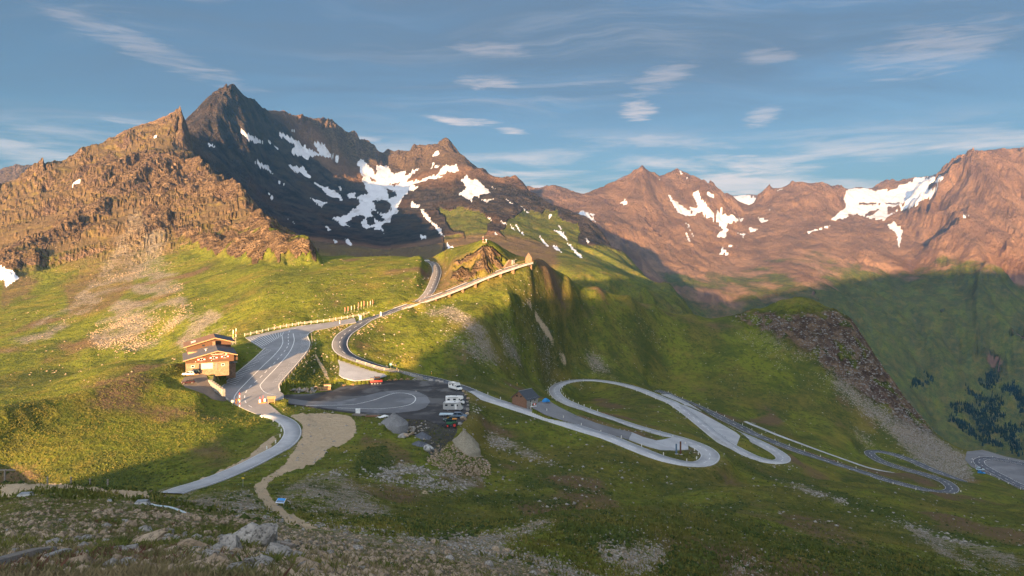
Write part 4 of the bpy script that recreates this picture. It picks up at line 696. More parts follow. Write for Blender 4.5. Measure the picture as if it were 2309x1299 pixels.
# ---------------------------------------------------------------- paving
def simple_mat(name, c1, c2, scale=1.0, rough=.9, metal=0.0, bump=.0, detail=4, spec=.3):
    m = bpy.data.materials.new(name); m.use_nodes = True; t = NT(m.node_tree); bs = t.n['Principled BSDF']
    tcn = t.new('ShaderNodeTexCoord').outputs['Object']
    n = t.noise(tcn, scale, detail, .6)
    t.l.new(t.mix(t.ramp(n, .3, .7), c1, c2), bs.inputs['Base Color'])
    bs.inputs['Roughness'].default_value = rough; bs.inputs['Metallic'].default_value = metal; bs.inputs['Specular IOR Level'].default_value = spec
    if bump:
        b = t.new('ShaderNodeBump', inp={'Strength': bump, 'Distance': .05}); t.l.new(n, b.inputs['Height']); t.l.new(b.outputs[0], bs.inputs['Normal'])
    return m
def asphalt(name, c1, c2, patch=None):
    m = bpy.data.materials.new(name); m.use_nodes = True; t = NT(m.node_tree); bs = t.n['Principled BSDF']
    pos = t.new('ShaderNodeNewGeometry').outputs['Position']
    n = t.noise(pos, .12, 5, .6); f = t.noise(pos, 2.2, 4, .6)
    c = t.mix(t.ramp(n, .32, .68), c1, c2); c = t.mix(t.math('MULTIPLY', t.ramp(f, .4, .7), .3), c, tuple(.75 * v for v in c1))
    c = t.mix(t.ramp(t.noise(pos, .35, 6, .7, .6), .60, .70, 0, .55), c, tuple(.55 * v for v in c1)); c = t.mix(t.ramp(t.noise(pos, .05, 4, .6), .58, .66, 0, .35), c, tuple(min(1, 1.3 * v) for v in c2))
    if patch: c = t.mix(t.ramp(t.noise(pos, .07, 6, .62, .4), .50, .60, 0, .8), c, patch)
    t.l.new(c, bs.inputs['Base Color']); bs.inputs['Roughness'].default_value = .85; bs.inputs['Specular IOR Level'].default_value = .25
    return m
MATS = {'asphalt_park': asphalt('asphalt_park', (.185, .185, .190), (.245, .245, .252)), 'asphalt_pale': asphalt('asphalt_pale', (.31, .315, .325), (.40, .405, .415)), 'asphalt_dark': asphalt('asphalt_dark', (.085, .090, .102), (.120, .125, .138)), 'asphalt_mid': asphalt('asphalt_mid', (.14, .14, .145), (.19, .19, .195)),
        'asphalt_warm': asphalt('asphalt_warm', (.15, .14, .135), (.19, .18, .175)), 'gravel_dark': asphalt('gravel_dark', (.034, .033, .034), (.062, .059, .058), (.13, .125, .12)), 'gravel_warm': asphalt('gravel_warm', (.12, .10, .085), (.17, .145, .12)),
        'asphalt_loop': asphalt('asphalt_loop', (.120, .122, .128), (.150, .152, .158), (.19, .195, .205))}
M_LINE = simple_mat('white_road_paint', (.62, .62, .60), (.78, .78, .76), 3.0, .7)
M_KERB = simple_mat('pale_kerb_stone', (.40, .38, .34), (.55, .53, .48), 2.0, .9)
def ribbon(name, L, w, mat, thick=.3, off=0.0, dz=0.0):
    """closed strip of paving along a line"""
    l = offset_line(L, off - w / 2); r = offset_line(L, off + w / 2); n = len(L)
    l[:, 2] += dz; r[:, 2] += dz
    V = np.vstack([l, r, l - [0, 0, thick], r - [0, 0, thick]]); i = np.arange(n - 1)
    f = [np.stack([n + i, n + i + 1, i + 1, i], 1), np.stack([i, i + 1, 2 * n + i + 1, 2 * n + i], 1), np.stack([n + i + 1, n + i, 3 * n + i, 3 * n + i + 1], 1)]
    return obj(name, mesh_np(name, V, np.vstack(f)), mat)
def strip_np(L, w, off, dz):
    l = offset_line(L, off - w / 2); r = offset_line(L, off + w / 2); l[:, 2] += dz; r[:, 2] += dz
    n = len(L); i = np.arange(n - 1)
    return np.vstack([l, r]), np.stack([n + i, n + i + 1, i + 1, i], 1)
def join_np(parts):
    Vs, Fs, o = [], [], 0
    for v, f in parts: Vs.append(v); Fs.append(np.asarray(f) + o); o += len(v)
    return np.vstack(Vs), np.vstack(Fs)
def dashes(L, off, w, on, gap, dz, start=0.0):
    s = np.r_[0, np.cumsum(np.linalg.norm(np.diff(L[:, :2], axis=0), axis=1))]; out = []; a = start
    Lo = offset_line(L, off)
    while a + on < s[-1]:
        q = np.linspace(a, a + on, 4); P = np.stack([np.interp(q, s, Lo[:, k]) for k in range(3)], 1); out.append(strip_np(P, w, 0, dz)); a += on + gap
    return out
ZK = 0
for n, L, w, m, mk in LINES:
    ZK += 1
    dz = .004 * ZK
    rd = struct(ribbon(n, L, w, MATS[m], .35, 0, dz))
    parts = []
    if mk: parts += dashes(L, 0, .22, 3.0, 4.0, dz + .02)
    if w > 4:
        parts += [strip_np(L, .22 if ZK in (1, 6) else .13, s * (w / 2 - .25), dz + .02) for s in (-1, 1)]
    if parts:
        obj('lane_marking', mesh_np('lane_marking', *join_np(parts)), M_LINE, rd)
def area(name, A3, pl, mat, dz, thick=.35):
    P = [Vector(p) for p in A3]
    tri = tessellate_polygon([P]); n = len(P); V = np.vstack([A3 + [0, 0, dz], A3 - [0, 0, thick]])
    bm = bmesh.new(); vs = [bm.verts.new(v) for v in V]
    for t in tri:
        f = bm.faces.new([vs[k] for k in t])
    bm.normal_update()
    for f in bm.faces:
        if f.normal.z < 0: f.normal_flip()
    for k in range(n): bm.faces.new((vs[k], vs[(k + 1) % n], vs[n + (k + 1) % n], vs[n + k]))
    me = bpy.data.meshes.new(name); bm.to_mesh(me); bm.free()
    return struct(obj(name, me, mat))
AO = []
for k, (n, A3, pl, m) in enumerate(AREA3): AO.append(area(n, A3, pl, MATS[m], -.004 * (k + 1)))
loop3 = np.array([onplane(x, y, PL_LOT) for x, y in LOOP]); loop3[:, 2] += .03
area('turning_loop', loop3, PL_LOT, MATS['asphalt_loop'], .0, .02)
# ---------------------------------------------------------------- building kit
class B:
    """collects shapes into one mesh"""
    def __init__(s): s.v = []; s.f = []
    def _add(s, vs, fs):
        o = len(s.v); s.v += [tuple(map(float, p)) for p in vs]; s.f += [tuple(o + i for i in f) for f in fs]; return s
    def box(s, c, d, rz=0.0, taper=1.0, ry=0.0):
        x, y, z = (k / 2 for k in d); vs = []
        for sz in (-1, 1):
            k = 1 if sz < 0 else taper
            for sx, sy in ((-1, -1), (1, -1), (1, 1), (-1, 1)): vs.append(Vector((sx * x * k, sy * y * k, sz * z)))
        R = Matrix.Rotation(rz, 3, 'Z') @ Matrix.Rotation(ry, 3, 'Y')
        return s._add([R @ v + Vector(c) for v in vs], [(3, 2, 1, 0), (4, 5, 6, 7), (0, 1, 5, 4), (1, 2, 6, 5), (2, 3, 7, 6), (3, 0, 4, 7)])
    def tube(s, a, b, r, r2=None, n=8):
        a = Vector(a); b = Vector(b); r2 = r if r2 is None else r2; d = (b - a).normalized()
        u = d.orthogonal().normalized(); w = d.cross(u); vs = []
        for p, q in ((a, r), (b, r2)):
            for i in range(n):
                t = 2 * math.pi * i / n; vs.append(p + u * math.cos(t) * q + w * math.sin(t) * q)
        return s._add(vs, [(i, (i + 1) % n, n + (i + 1) % n, n + i) for i in range(n)] + [tuple(range(n - 1, -1, -1)), tuple(range(n, 2 * n))])
    def prism(s, prof, y0, y1):
        """profile in x,z pulled along y"""
        n = len(prof); vs = [(x, y0, z) for x, z in prof] + [(x, y1, z) for x, z in prof]
        return s._add(vs, [tuple(range(n)), tuple(range(2 * n - 1, n - 1, -1))] + [((i + 1) % n, i, n + i, n + (i + 1) % n) for i in range(n)])
    def slab(s, pts, t):
        """flat polygon with thickness t below it"""
        n = len(pts); vs = list(pts) + [(p[0], p[1], p[2] - t) for p in pts]
        return s._add(vs, [tuple(range(n)), tuple(range(2 * n - 1, n - 1, -1))] + [((i + 1) % n, i, n + i, n + (i + 1) % n) for i in range(n)])
    def mesh(s, name, bevel=0.0, smooth_=False):
        me = bpy.data.meshes.new(name); me.from_pydata(s.v, [], s.f); me.update()
        bm = bmesh.new(); bm.from_mesh(me); bmesh.ops.recalc_face_normals(bm, faces=bm.faces)
        if bevel: bmesh.ops.bevel(bm, geom=list(bm.edges), offset=bevel, segments=2, affect='EDGES', profile=.6, clamp_overlap=True)
        if smooth_:
            for f in bm.faces: f.smooth = True
        bm.to_mesh(me); bm.free(); return me
def part(name, b, mat, parent, bevel=0.0, label=None, sm=False):
    o = obj(name, b.mesh(name, bevel, sm), mat, parent)
    if label: o['label'] = label
    return o
def copy_tree(o, parent=None):
    c = o.copy(); COL.objects.link(c); c.parent = parent
    for ch in list(o.children): copy_tree(ch, c)
    return c
def paint(name, col, rough=.45, metal=0.0, spec=.5):
    m = bpy.data.materials.new(name); m.use_nodes = True; t = NT(m.node_tree); bs = t.n['Principled BSDF']
    n = t.noise(t.new('ShaderNodeTexCoord').outputs['Object'], 3.5, 4, .6)
    t.l.new(t.mix(t.ramp(n, .35, .7, 0, .35), (*col, 1), (*(v * .72 for v in col), 1)), bs.inputs['Base Color'])
    t.l.new(t.ramp(n, .3, .7, rough * .85, min(1, rough * 1.25)), bs.inputs['Roughness'])
    bs.inputs['Metallic'].default_value = metal; bs.inputs['Specular IOR Level'].default_value = spec
    return m
def wood(name, c1, c2, sc=(1.0, 9.0, 9.0)):
    m = bpy.data.materials.new(name); m.use_nodes = True; t = NT(m.node_tree); bs = t.n['Principled BSDF']
    mp = t.new('ShaderNodeMapping', inp={'Scale': sc}); t.l.new(t.new('ShaderNodeTexCoord').outputs['Object'], mp.inputs[0])
    n = t.noise(mp.outputs[0], 1.4, 5, .62); t.l.new(t.mix(t.ramp(n, .3, .72), c1, c2), bs.inputs['Base Color']); bs.inputs['Roughness'].default_value = .85
    b = t.new('ShaderNodeBump', inp={'Strength': .35, 'Distance': .03}); t.l.new(n, b.inputs['Height']); t.l.new(b.outputs[0], bs.inputs['Normal'])
    return m
def stone(name, c1, c2, scale=1.2, dark=(.05, .045, .04)):
    m = bpy.data.materials.new(name); m.use_nodes = True; t = NT(m.node_tree); bs = t.n['Principled BSDF']
    tcn = t.new('ShaderNodeTexCoord').outputs['Object']; inf = t.new('ShaderNodeObjectInfo')
    n = t.noise(t.vmath('ADD', tcn, inf.outputs['Location']), scale, 6, .65); f = t.noise(tcn, scale * 5, 4, .6)
    c = t.mix(t.ramp(n, .3, .7), c1, c2); c = t.mix(t.ramp(f, .48, .36, 0, .85), c, dark)
    c = t.mix(t.math('MULTIPLY', inf.outputs['Random'], .35), c, tuple(v * .62 for v in c1))
    t.l.new(c, bs.inputs['Base Color']); bs.inputs['Roughness'].default_value = .92; bs.inputs['Specular IOR Level'].default_value = .2
    b = t.new('ShaderNodeBump', inp={'Strength': 1.0, 'Distance': .15}); t.l.new(t.math('ADD', n, t.math('MULTIPLY', f, .4)), b.inputs['Height']); t.l.new(b.outputs[0], bs.inputs['Normal'])
    return m
M = {'white': paint('white_paint', (.72, .72, .70), .35), 'black': paint('black_rubber', (.02, .02, .021), .8), 'glass': paint('dark_window_glass', (.02, .026, .032), .08, 0, .8), 'chrome': paint('bright_metal', (.55, .55, .56), .3, .9), 'grey': paint('grey_metal', (.30, .31, .32), .5, .4), 'silver': paint('silver_paint', (.42, .42, .41), .35, .3),
     'maroon': paint('dark_maroon_paint', (.045, .015, .018), .25), 'darkgreen': paint('dark_green_paint', (.018, .045, .045), .25), 'red': paint('red_paint', (.55, .035, .025), .45), 'blue': paint('bright_blue_paint', (.02, .22, .55), .4), 'slate': paint('slate_blue_paint', (.10, .15, .21), .35), 'pale_blue': paint('pale_blue_paint', (.42, .52, .58), .4),
     'lamp': paint('headlight_glass', (.75, .74, .68), .15), 'tail': paint('tail_lamp', (.35, .02, .02), .3), 'green': paint('tractor_green', (.02, .10, .045), .45), 'orange': paint('orange_paint', (.62, .24, .03), .5), 'yellow': paint('yellow_paint', (.70, .48, .04), .5), 'cream': paint('cream_door', (.62, .54, .40), .6), 'teal': paint('teal_sign', (.10, .34, .33), .45),
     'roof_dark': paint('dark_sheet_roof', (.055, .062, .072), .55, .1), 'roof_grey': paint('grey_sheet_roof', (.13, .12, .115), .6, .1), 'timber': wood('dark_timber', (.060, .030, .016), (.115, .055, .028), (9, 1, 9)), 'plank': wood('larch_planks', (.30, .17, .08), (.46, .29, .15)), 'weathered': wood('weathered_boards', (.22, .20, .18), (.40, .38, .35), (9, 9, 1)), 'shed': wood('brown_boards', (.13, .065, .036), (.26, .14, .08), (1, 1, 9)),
     'post': wood('pale_post', (.42, .38, .30), (.60, .56, .47)), 'oldwood': wood('grey_old_wood', (.13, .11, .095), (.26, .225, .19)), 'masonry': stone('rubble_masonry', (.22, .135, .085), (.36, .24, .155), 1.6), 'greystone': stone('grey_stone', (.225, .21, .19), (.40, .37, .325), 1.6), 'warmstone': stone('warm_stone', (.26, .19, .125), (.44, .345, .24), 1.3), 'rust': stone('rusty_steel', (.10, .045, .025), (.18, .08, .04), 2.0),
     'concrete': stone('pale_concrete', (.34, .335, .32), (.46, .45, .43), .6), 'gravelheap': stone('grey_gravel', (.15, .15, .15), (.25, .25, .25), 3.5), 'tanheap': stone('tan_spoil', (.24, .21, .15), (.36, .32, .24), 2.2), 'darkheap': stone('dark_spoil', (.045, .042, .04), (.14, .115, .09), 1.4), 'slateheap': stone('slate_gravel', (.085, .095, .115), (.16, .17, .19), 2.4)}
def at_ground(px, py, lo=2.5, hi=9000, sink=0.0):
    p = seen(px, py, lo, hi); p[2] -= sink; return Vector(p)
def on(px, py, pl, dz=0.0):
    p = onplane(px, py, pl); p[2] += dz; return Vector(p)
# rocks: a few lumpy shapes shared by all
def rock_mesh(seed, n=2, flat=.7, rough=.35):
    r = random.Random(seed); bm = bmesh.new(); bmesh.ops.create_icosphere(bm, subdivisions=n, radius=.5)
    cuts = [(Vector((r.uniform(-1, 1), r.uniform(-1, 1), r.uniform(-.6, 1))).normalized(), r.uniform(.28, .44)) for _ in range(7)]
    for v in bm.verts:
        for nrm, d in cuts:
            k = v.co.dot(nrm)
            if k > d: v.co -= nrm * (k - d) * .9
        v.co += Vector((r.uniform(-1, 1), r.uniform(-1, 1), r.uniform(-1, 1))) * .03 * rough
        v.co.z *= flat
    me = bpy.data.meshes.new('rock'); bm.to_mesh(me); bm.free(); return me
ROCKS = [rock_mesh(k, 1 if k < 8 else 2, .55 + .05 * (k % 6)) for k in range(14)]
def layered_mesh(seed, tilt=.5):
    r = random.Random(seed); bm = bmesh.new(); bmesh.ops.create_icosphere(bm, subdivisions=4, radius=.5)
    ax = Vector((math.sin(tilt) * .8, r.uniform(-.2, .2), math.cos(tilt))).normalized()
    cuts = [(Vector((r.uniform(-1, 1), r.uniform(-1, 1), r.uniform(-.5, 1))).normalized(), r.uniform(.26, .42)) for _ in range(9)]
    lay = [r.uniform(-.07, .07) for _ in range(40)]
    for v in bm.verts:
        for nrm, d in cuts:
            k = v.co.dot(nrm)
            if k > d: v.co -= nrm * (k - d) * .95
        h = v.co.dot(ax); rad = v.co - ax * h; q = (h + .5) * 17 + .8 * math.sin(rad.x * 9 + rad.y * 7)
        v.co += rad * (lay[int(q) % 40] + .05 * (q % 1)) * 1.6
        v.co += Vector((r.uniform(-1, 1), r.uniform(-1, 1), r.uniform(-1, 1))) * .006
    me = bpy.data.meshes.new('layered_rock'); bm.to_mesh(me); bm.free(); return me
LAYERED = [layered_mesh(20 + k, .35 + .15 * k) for k in range(5)]
_rk = random.Random(4)
def rock(name, P, size, mat, label, cat='rock', group=None, squash=(1, 1, 1), sink=.25, kind=None, mesh=None):
    me = (mesh or ROCKS[_rk.randrange(8, 14) if size > .9 else _rk.randrange(0, 8)])
    key = (me.name, mat.name)
    if key not in rock.cache:
        c = me.copy(); c.materials.append(mat); rock.cache[key] = c
    o = bpy.data.objects.new(name, rock.cache[key]); COL.objects.link(o)
    o.location = (P[0], P[1], P[2] + size * squash[2] * (.35 - sink)); o.scale = (size * squash[0], size * squash[1], size * squash[2])
    o.rotation_euler = (_rk.uniform(-.3, .3), _rk.uniform(-.3, .3), _rk.uniform(0, 6.28))
    return tag(o, label, cat, group)
rock.cache = {}
# ---------------------------------------------------------------- mountain inn
def text_mesh(s, size, depth=.02):
    cu = bpy.data.curves.new('lettering', 'FONT'); cu.body = s; cu.size = size; cu.extrude = depth; cu.align_x = 'CENTER'
    o = bpy.data.objects.new('tmp', cu); COL.objects.link(o); dg = bpy.context.evaluated_depsgraph_get()
    me = bpy.data.meshes.new_from_object(o.evaluated_get(dg)); bpy.data.objects.remove(o); return me
INN_P = on(419, 838, PL_DRIVE, .0); INN_R = math.radians(24)
inn = empty('mountain_inn', 'long brown timber inn on a rubble stone base beside the upper car park', 'inn', INN_P, INN_R); inn.scale = (1, 1, .84)
W1, D1 = 15.2, 21.0
part('stone_base', B().box((W1 / 2, D1 / 2, .4), (W1, D1, 6.4)), M['masonry'], inn, label='rubble stone ground floor')
front = [(-.05, 3.6), (17.0, 3.6), (17.0, 6.7), (11.2, 8.5), (-.05, 5.1)]
part('timber_wall', B().prism(front, -.25, D1 - .1), M['timber'], inn)
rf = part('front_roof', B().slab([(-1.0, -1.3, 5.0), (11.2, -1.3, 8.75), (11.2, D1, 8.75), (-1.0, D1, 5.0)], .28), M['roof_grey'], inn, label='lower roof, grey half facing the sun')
part('front_roof', B().slab([(11.2, -1.3, 8.752), (18.2, -1.3, 6.6), (18.2, D1, 6.6), (11.2, D1, 8.752)], .28), M['roof_dark'], inn, label='lower roof, half coloured dark as in shade')  # same roof in darker blue: shade of the slope turned from the sun
for a, b in (((-1.05, -1.36, 4.9), (11.2, -1.36, 8.65)), ((11.2, -1.36, 8.65), (18.25, -1.36, 6.5))): part('barge_board', B().slab([(a[0], a[1] - .06, a[2] + .14), (b[0], b[1] - .06, b[2] + .14), (b[0], b[1] + .04, b[2] + .14), (a[0], a[1] + .04, a[2] + .14)], .42), M['plank'], inn)
part('vent', B().tube((7.2, 9, 7.4), (7.2, 9, 8.3), .14).box((7.2, 9, 8.5), (1.5, .7, .35)), M['chrome'], rf)
part('chimney', B().box((10.6, 19.2, 9.4), (1.0, 1.6, 1.9)), M['masonry'], rf)
part('terrace', B().box((3.0, 15.5, 6.0), (4.2, 4.6, 1.3)), M['plank'], inn)
# rear, taller block
back = [(0.6, 3.0), (17.2, 3.0), (17.2, 9.6), (11.2, 11.6), (0.6, 8.1)]
part('rear_wall', B().prism(back, D1 + .02, D1 + 15), M['timber'], inn, label='timber wall of the taller rear block')
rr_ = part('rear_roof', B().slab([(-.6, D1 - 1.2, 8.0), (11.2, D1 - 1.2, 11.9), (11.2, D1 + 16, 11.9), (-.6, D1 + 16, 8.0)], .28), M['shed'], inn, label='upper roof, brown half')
part('rear_roof', B().slab([(11.2, D1 - 1.2, 11.902), (18.6, D1 - 1.2, 9.5), (18.6, D1 + 16, 9.5), (11.2, D1 + 16, 11.902)], .28), M['roof_dark'], inn, label='upper roof, half coloured dark as in shade')  # slope turned from the sun, its shade put into the darker colour
for k in (5.0, 8.4): part('skylight', B().slab([(2.2, D1 + k, 9.08), (4.0, D1 + k, 9.68), (4.0, D1 + k + 1.3, 9.68), (2.2, D1 + k + 1.3, 9.08)], .1), M['white'], rr_)
for a, b in (((-.65, D1 - 1.26, 7.9), (11.2, D1 - 1.26, 11.8)), ((11.2, D1 - 1.26, 11.8), (18.65, D1 - 1.26, 9.4))): part('barge_board', B().slab([(a[0], a[1] - .06, a[2] + .14), (b[0], b[1] - .06, b[2] + .14), (b[0], b[1] + .04, b[2] + .14), (a[0], a[1] + .04, a[2] + .14)], .42), M['plank'], inn)
for k in (3.2, 7.0): part('window', B().box((k + 3.5, D1 - .06, 8.3 + (k - 3) * .16), (.9, .12, .8)), M['glass'], inn)
# shuttered windows
for x, z in ((5.4, 5.05), (9.7, 5.55), (13.7, 5.85)):
    w = part('window', B().box((x, -.30, z), (.95, .12, 1.05)), M['glass'], inn, label='window with red and white shutters')
    part('frame', B().box((x, -.31, z + .58), (1.15, .16, .10)).box((x, -.31, z - .58), (1.15, .16, .10)).box((x, -.37, z), (.06, .05, 1.05)), M['white'], w)
    for s in (-1, 1):
        part('shutter', B().box((x + s * 1.05, -.31, z), (.95, .10, 1.35)), M['red'], w); part('shutter_panel', B().box((x + s * 1.05, -.37, z), (.62, .05, .52)), M['white'], w)
tm = text_mesh('Fuschertörl', .95); sg = obj('lettering', tm, M['white'], inn); sg.location = (10.9, -.31, 6.78); sg.rotation_euler = (math.radians(90), 0, 0); sg['label'] = 'pale name lettering on the gable'
part('crest', B().box((14.2, -.31, 7.05), (.6, .1, .75)), M['cream'], inn)
gd_ = part('garage_door', B().box((7.4, -.04, 1.95), (4.2, .12, 2.6)), M['cream'], inn)
for k in range(4): part('panel', B().box((5.85 + k * 1.03, -.11, 1.95), (.94, .04, 2.45)), M['cream'], gd_)
part('garage_opening', B().box((4.9, -.03, 1.9), (.7, .10, 2.5)), M['black'], inn)
dr = part('door', B().box((10.6, -.04, 1.75), (.95, .12, 2.2)), M['oldwood'], inn); part('handle', B().box((10.95, -.13, 1.75), (.06, .06, .18)), M['chrome'], dr)
for x in (2.4, 13.0):
    w = part('window', B().box((x, -.05, 2.1), (.9, .1, .8)), M['glass'], inn); part('frame', B().box((x, -.07, 2.55), (1.2, .14, .14)).box((x, -.07, 1.65), (1.2, .14, .14)).box((x - .53, -.07, 2.1), (.14, .14, .78)).box((x + .53, -.07, 2.1), (.14, .14, .78)), M['white'], w)
for x, z in ((3.4, 4.2), (8.9, 4.35)): part('lamp', B().box((x, -.36, z), (.28, .2, .28)), M['lamp'], inn)
for k in range(8): part('balcony_bracket', B().box((17.15, 1.5 + 2.5 * k, 5.2), (.25, .9, .25)), M['white'], inn)
part('balcony', B().box((17.7, D1 / 2, 4.6), (1.3, D1 - 1, 1.5)), M['timber'], inn)
an = on(490, 852, PL_DRIVE); 
anx = empty('stone_shed', 'low flat-roofed stone outbuilding at the foot of the inn', 'shed', Vector((-114.0, 297.5, an.z)), INN_R + .35)
part('wall', B().box((2.4, 2.0, .6), (5.2, 4.4, 6.0)), M['masonry'], anx); part('roof', B().box((2.3, 1.8, 3.75), (6.2, 5.4, .3)), M['concrete'], anx); part('door', B().box((1.2, -.25, 1.6), (1.0, .1, 2.0)), M['oldwood'], anx)
wl = empty('retaining_wall', 'pale stone retaining wall curving along the inn driveway', 'wall', on(478, 868, PL_DRIVE)); wl['kind'] = 'thing'
for k in range(7): part('stone', B().box((1.3 * k - 1, -1.35 * k + 1, .4 - .3 * k), (1.7, 1.1, 2.6), -.8, .9), M['greystone'], wl)
# flags behind the inn
def flagpole(name, px, base, h, mats, label, group, hi=470, d=None):
    P = Vector(PD(px, base, d)) if d else at_ground(px, base, 300, hi); P.z = ground_z(P.x, P.y) - .1
    r = empty(name, label, 'flagpole', P, 0, group)
    part('pole', B().tube((0, 0, 0), (0, 0, h), .055, .04), M['post'], r); part('finial', B().tube((0, 0, h), (0, 0, h + .18), .10, .02), M['yellow'], r)
    n = len(mats)
    for i, m in enumerate(mats):
        z1 = h * .98 - i * (h * .52 / n); z0 = z1 - h * .52 / n
        part('flag', B().slab([(.08, -.05, z1), (.32 - .04 * i, -.10, z1 - .1), (.30 - .04 * i, .12, z1 - .2), (.08, .08, z1 - .02)], abs(z1 - z0)), M[m], r)
    return r
flagpole('flagpole', 525, 757, 7.2, ('white', 'yellow'), 'flagpole with a pale yellow flag behind the inn roof', 'flagpoles behind the inn', d=352)
flagpole('flagpole', 531.5, 757, 7.6, ('white', 'red', 'white'), 'flagpole with a red and white flag behind the inn roof', 'flagpoles behind the inn', d=352)
FL = [(777.5, 718, 'red'), (784.5, 716.5, 'red'), (791.7, 715.5, 'cream'), (798.8, 714.5, 'orange'), (807.7, 712, 'red'), (814.2, 711, 'yellow'), (820.3, 710, 'red'), (828.4, 708.5, 'orange'), (834.5, 707.5, 'cream'), (839.7, 706.5, 'red')]
for i, (x, y, c) in enumerate(FL):
    nth = ('first', 'second', 'third', 'fourth', 'fifth', 'sixth', 'seventh', 'eighth', 'ninth', 'tenth')[i]
    flagpole('flagpole', x, y - 2.5, 4.4 if 3 < i < 7 else 3.6, (c,), f'{nth} flagpole from the left in the row by the road junction, {c} flag', 'row of flagpoles', d=400 + i * 1.2)
# ---------------------------------------------------------------- wheels and vehicles
def wheel(parent, x, y, r, w, rim='chrome'):
    t = part('wheel', B().tube((x, y - w / 2, r), (x, y + w / 2, r), r, n=14), M['black'], parent, .02)
    part('rim', B().tube((x, y - w / 2 - .015, r), (x, y + w / 2 + .015, r), r * .58, n=10), M[rim], t)
def car(label, P, rz, mat, kind='hatch', group=None, name='parked_car', cat='car'):
    r = empty(name, label, cat, P, rz, group); suv = kind == 'suv'
    h0, h1, h2, L, w = (.42, 1.08, 1.78, 4.75, 1.86) if suv else (.30, .86, 1.46, 4.35, 1.76)
    x = L / 2
    prof = [(-x, h0 + .08), (-x + .1, h0), (x - .15, h0), (x, h0 + .12), (x - .03, h1 - .26), (x - .35, h1 - .10), (x - 1.25, h1), (-x + .12, h1 + .02), (-x, h1 - .2)]
    bd = part('body', B().prism(prof, -w / 2, w / 2), M[mat], r, .05)
    rear = -x + (.12 if kind in ('hatch', 'suv') else .75)
    gp = [(rear, h1), (x - 1.2, h1), (x - 2.0, h2 - .05), (x - 2.35, h2 - .01), (rear + .55, h2 - .01), (rear + .30, h2 - .05)]
    part('cabin_glass', B().prism(gp, -w / 2 + .10, w / 2 - .10), M['glass'], r, .03)
    part('roof', B().prism([(rear + .28, h2 - .06), (x - 2.02, h2 - .06), (x - 2.36, h2 + .02), (rear + .58, h2 + .02)], -w / 2 + .07, w / 2 - .07), M[mat], r)
    for s in (-1, 1):
        for fx_ in (rear + .32, (rear + x - 2) / 2 + .2, ): part('pillar', B().slab([(fx_ - .06, s * (w / 2 - .095), h2), (fx_ + .06, s * (w / 2 - .095), h2), (fx_ + .06, s * (w / 2 - .075), h2), (fx_ - .06, s * (w / 2 - .075), h2)], h2 - h1), M[mat], r)
        part('headlight', B().box((x - .1, s * (w / 2 - .3), h1 - .28), (.16, .38, .16)), M['lamp'], r); part('tail_light', B().box((-x + .02, s * (w / 2 - .2), h1 - .2), (.1, .26, .22)), M['tail'], r)
        part('mirror', B().box((x - 1.45, s * (w / 2 + .08), h1 + .1), (.14, .2, .14)), M[mat], r)
        for k in (-1, 1): wheel(r, k * (x - .82), s * (w / 2 - .11), .36 if suv else .31, .22)
    part('bumper', B().box((x - .05, 0, h0 + .14), (.16, w - .1, .22)).box((-x + .05, 0, h0 + .14), (.16, w - .1, .22)), M['black'], r)
    return r
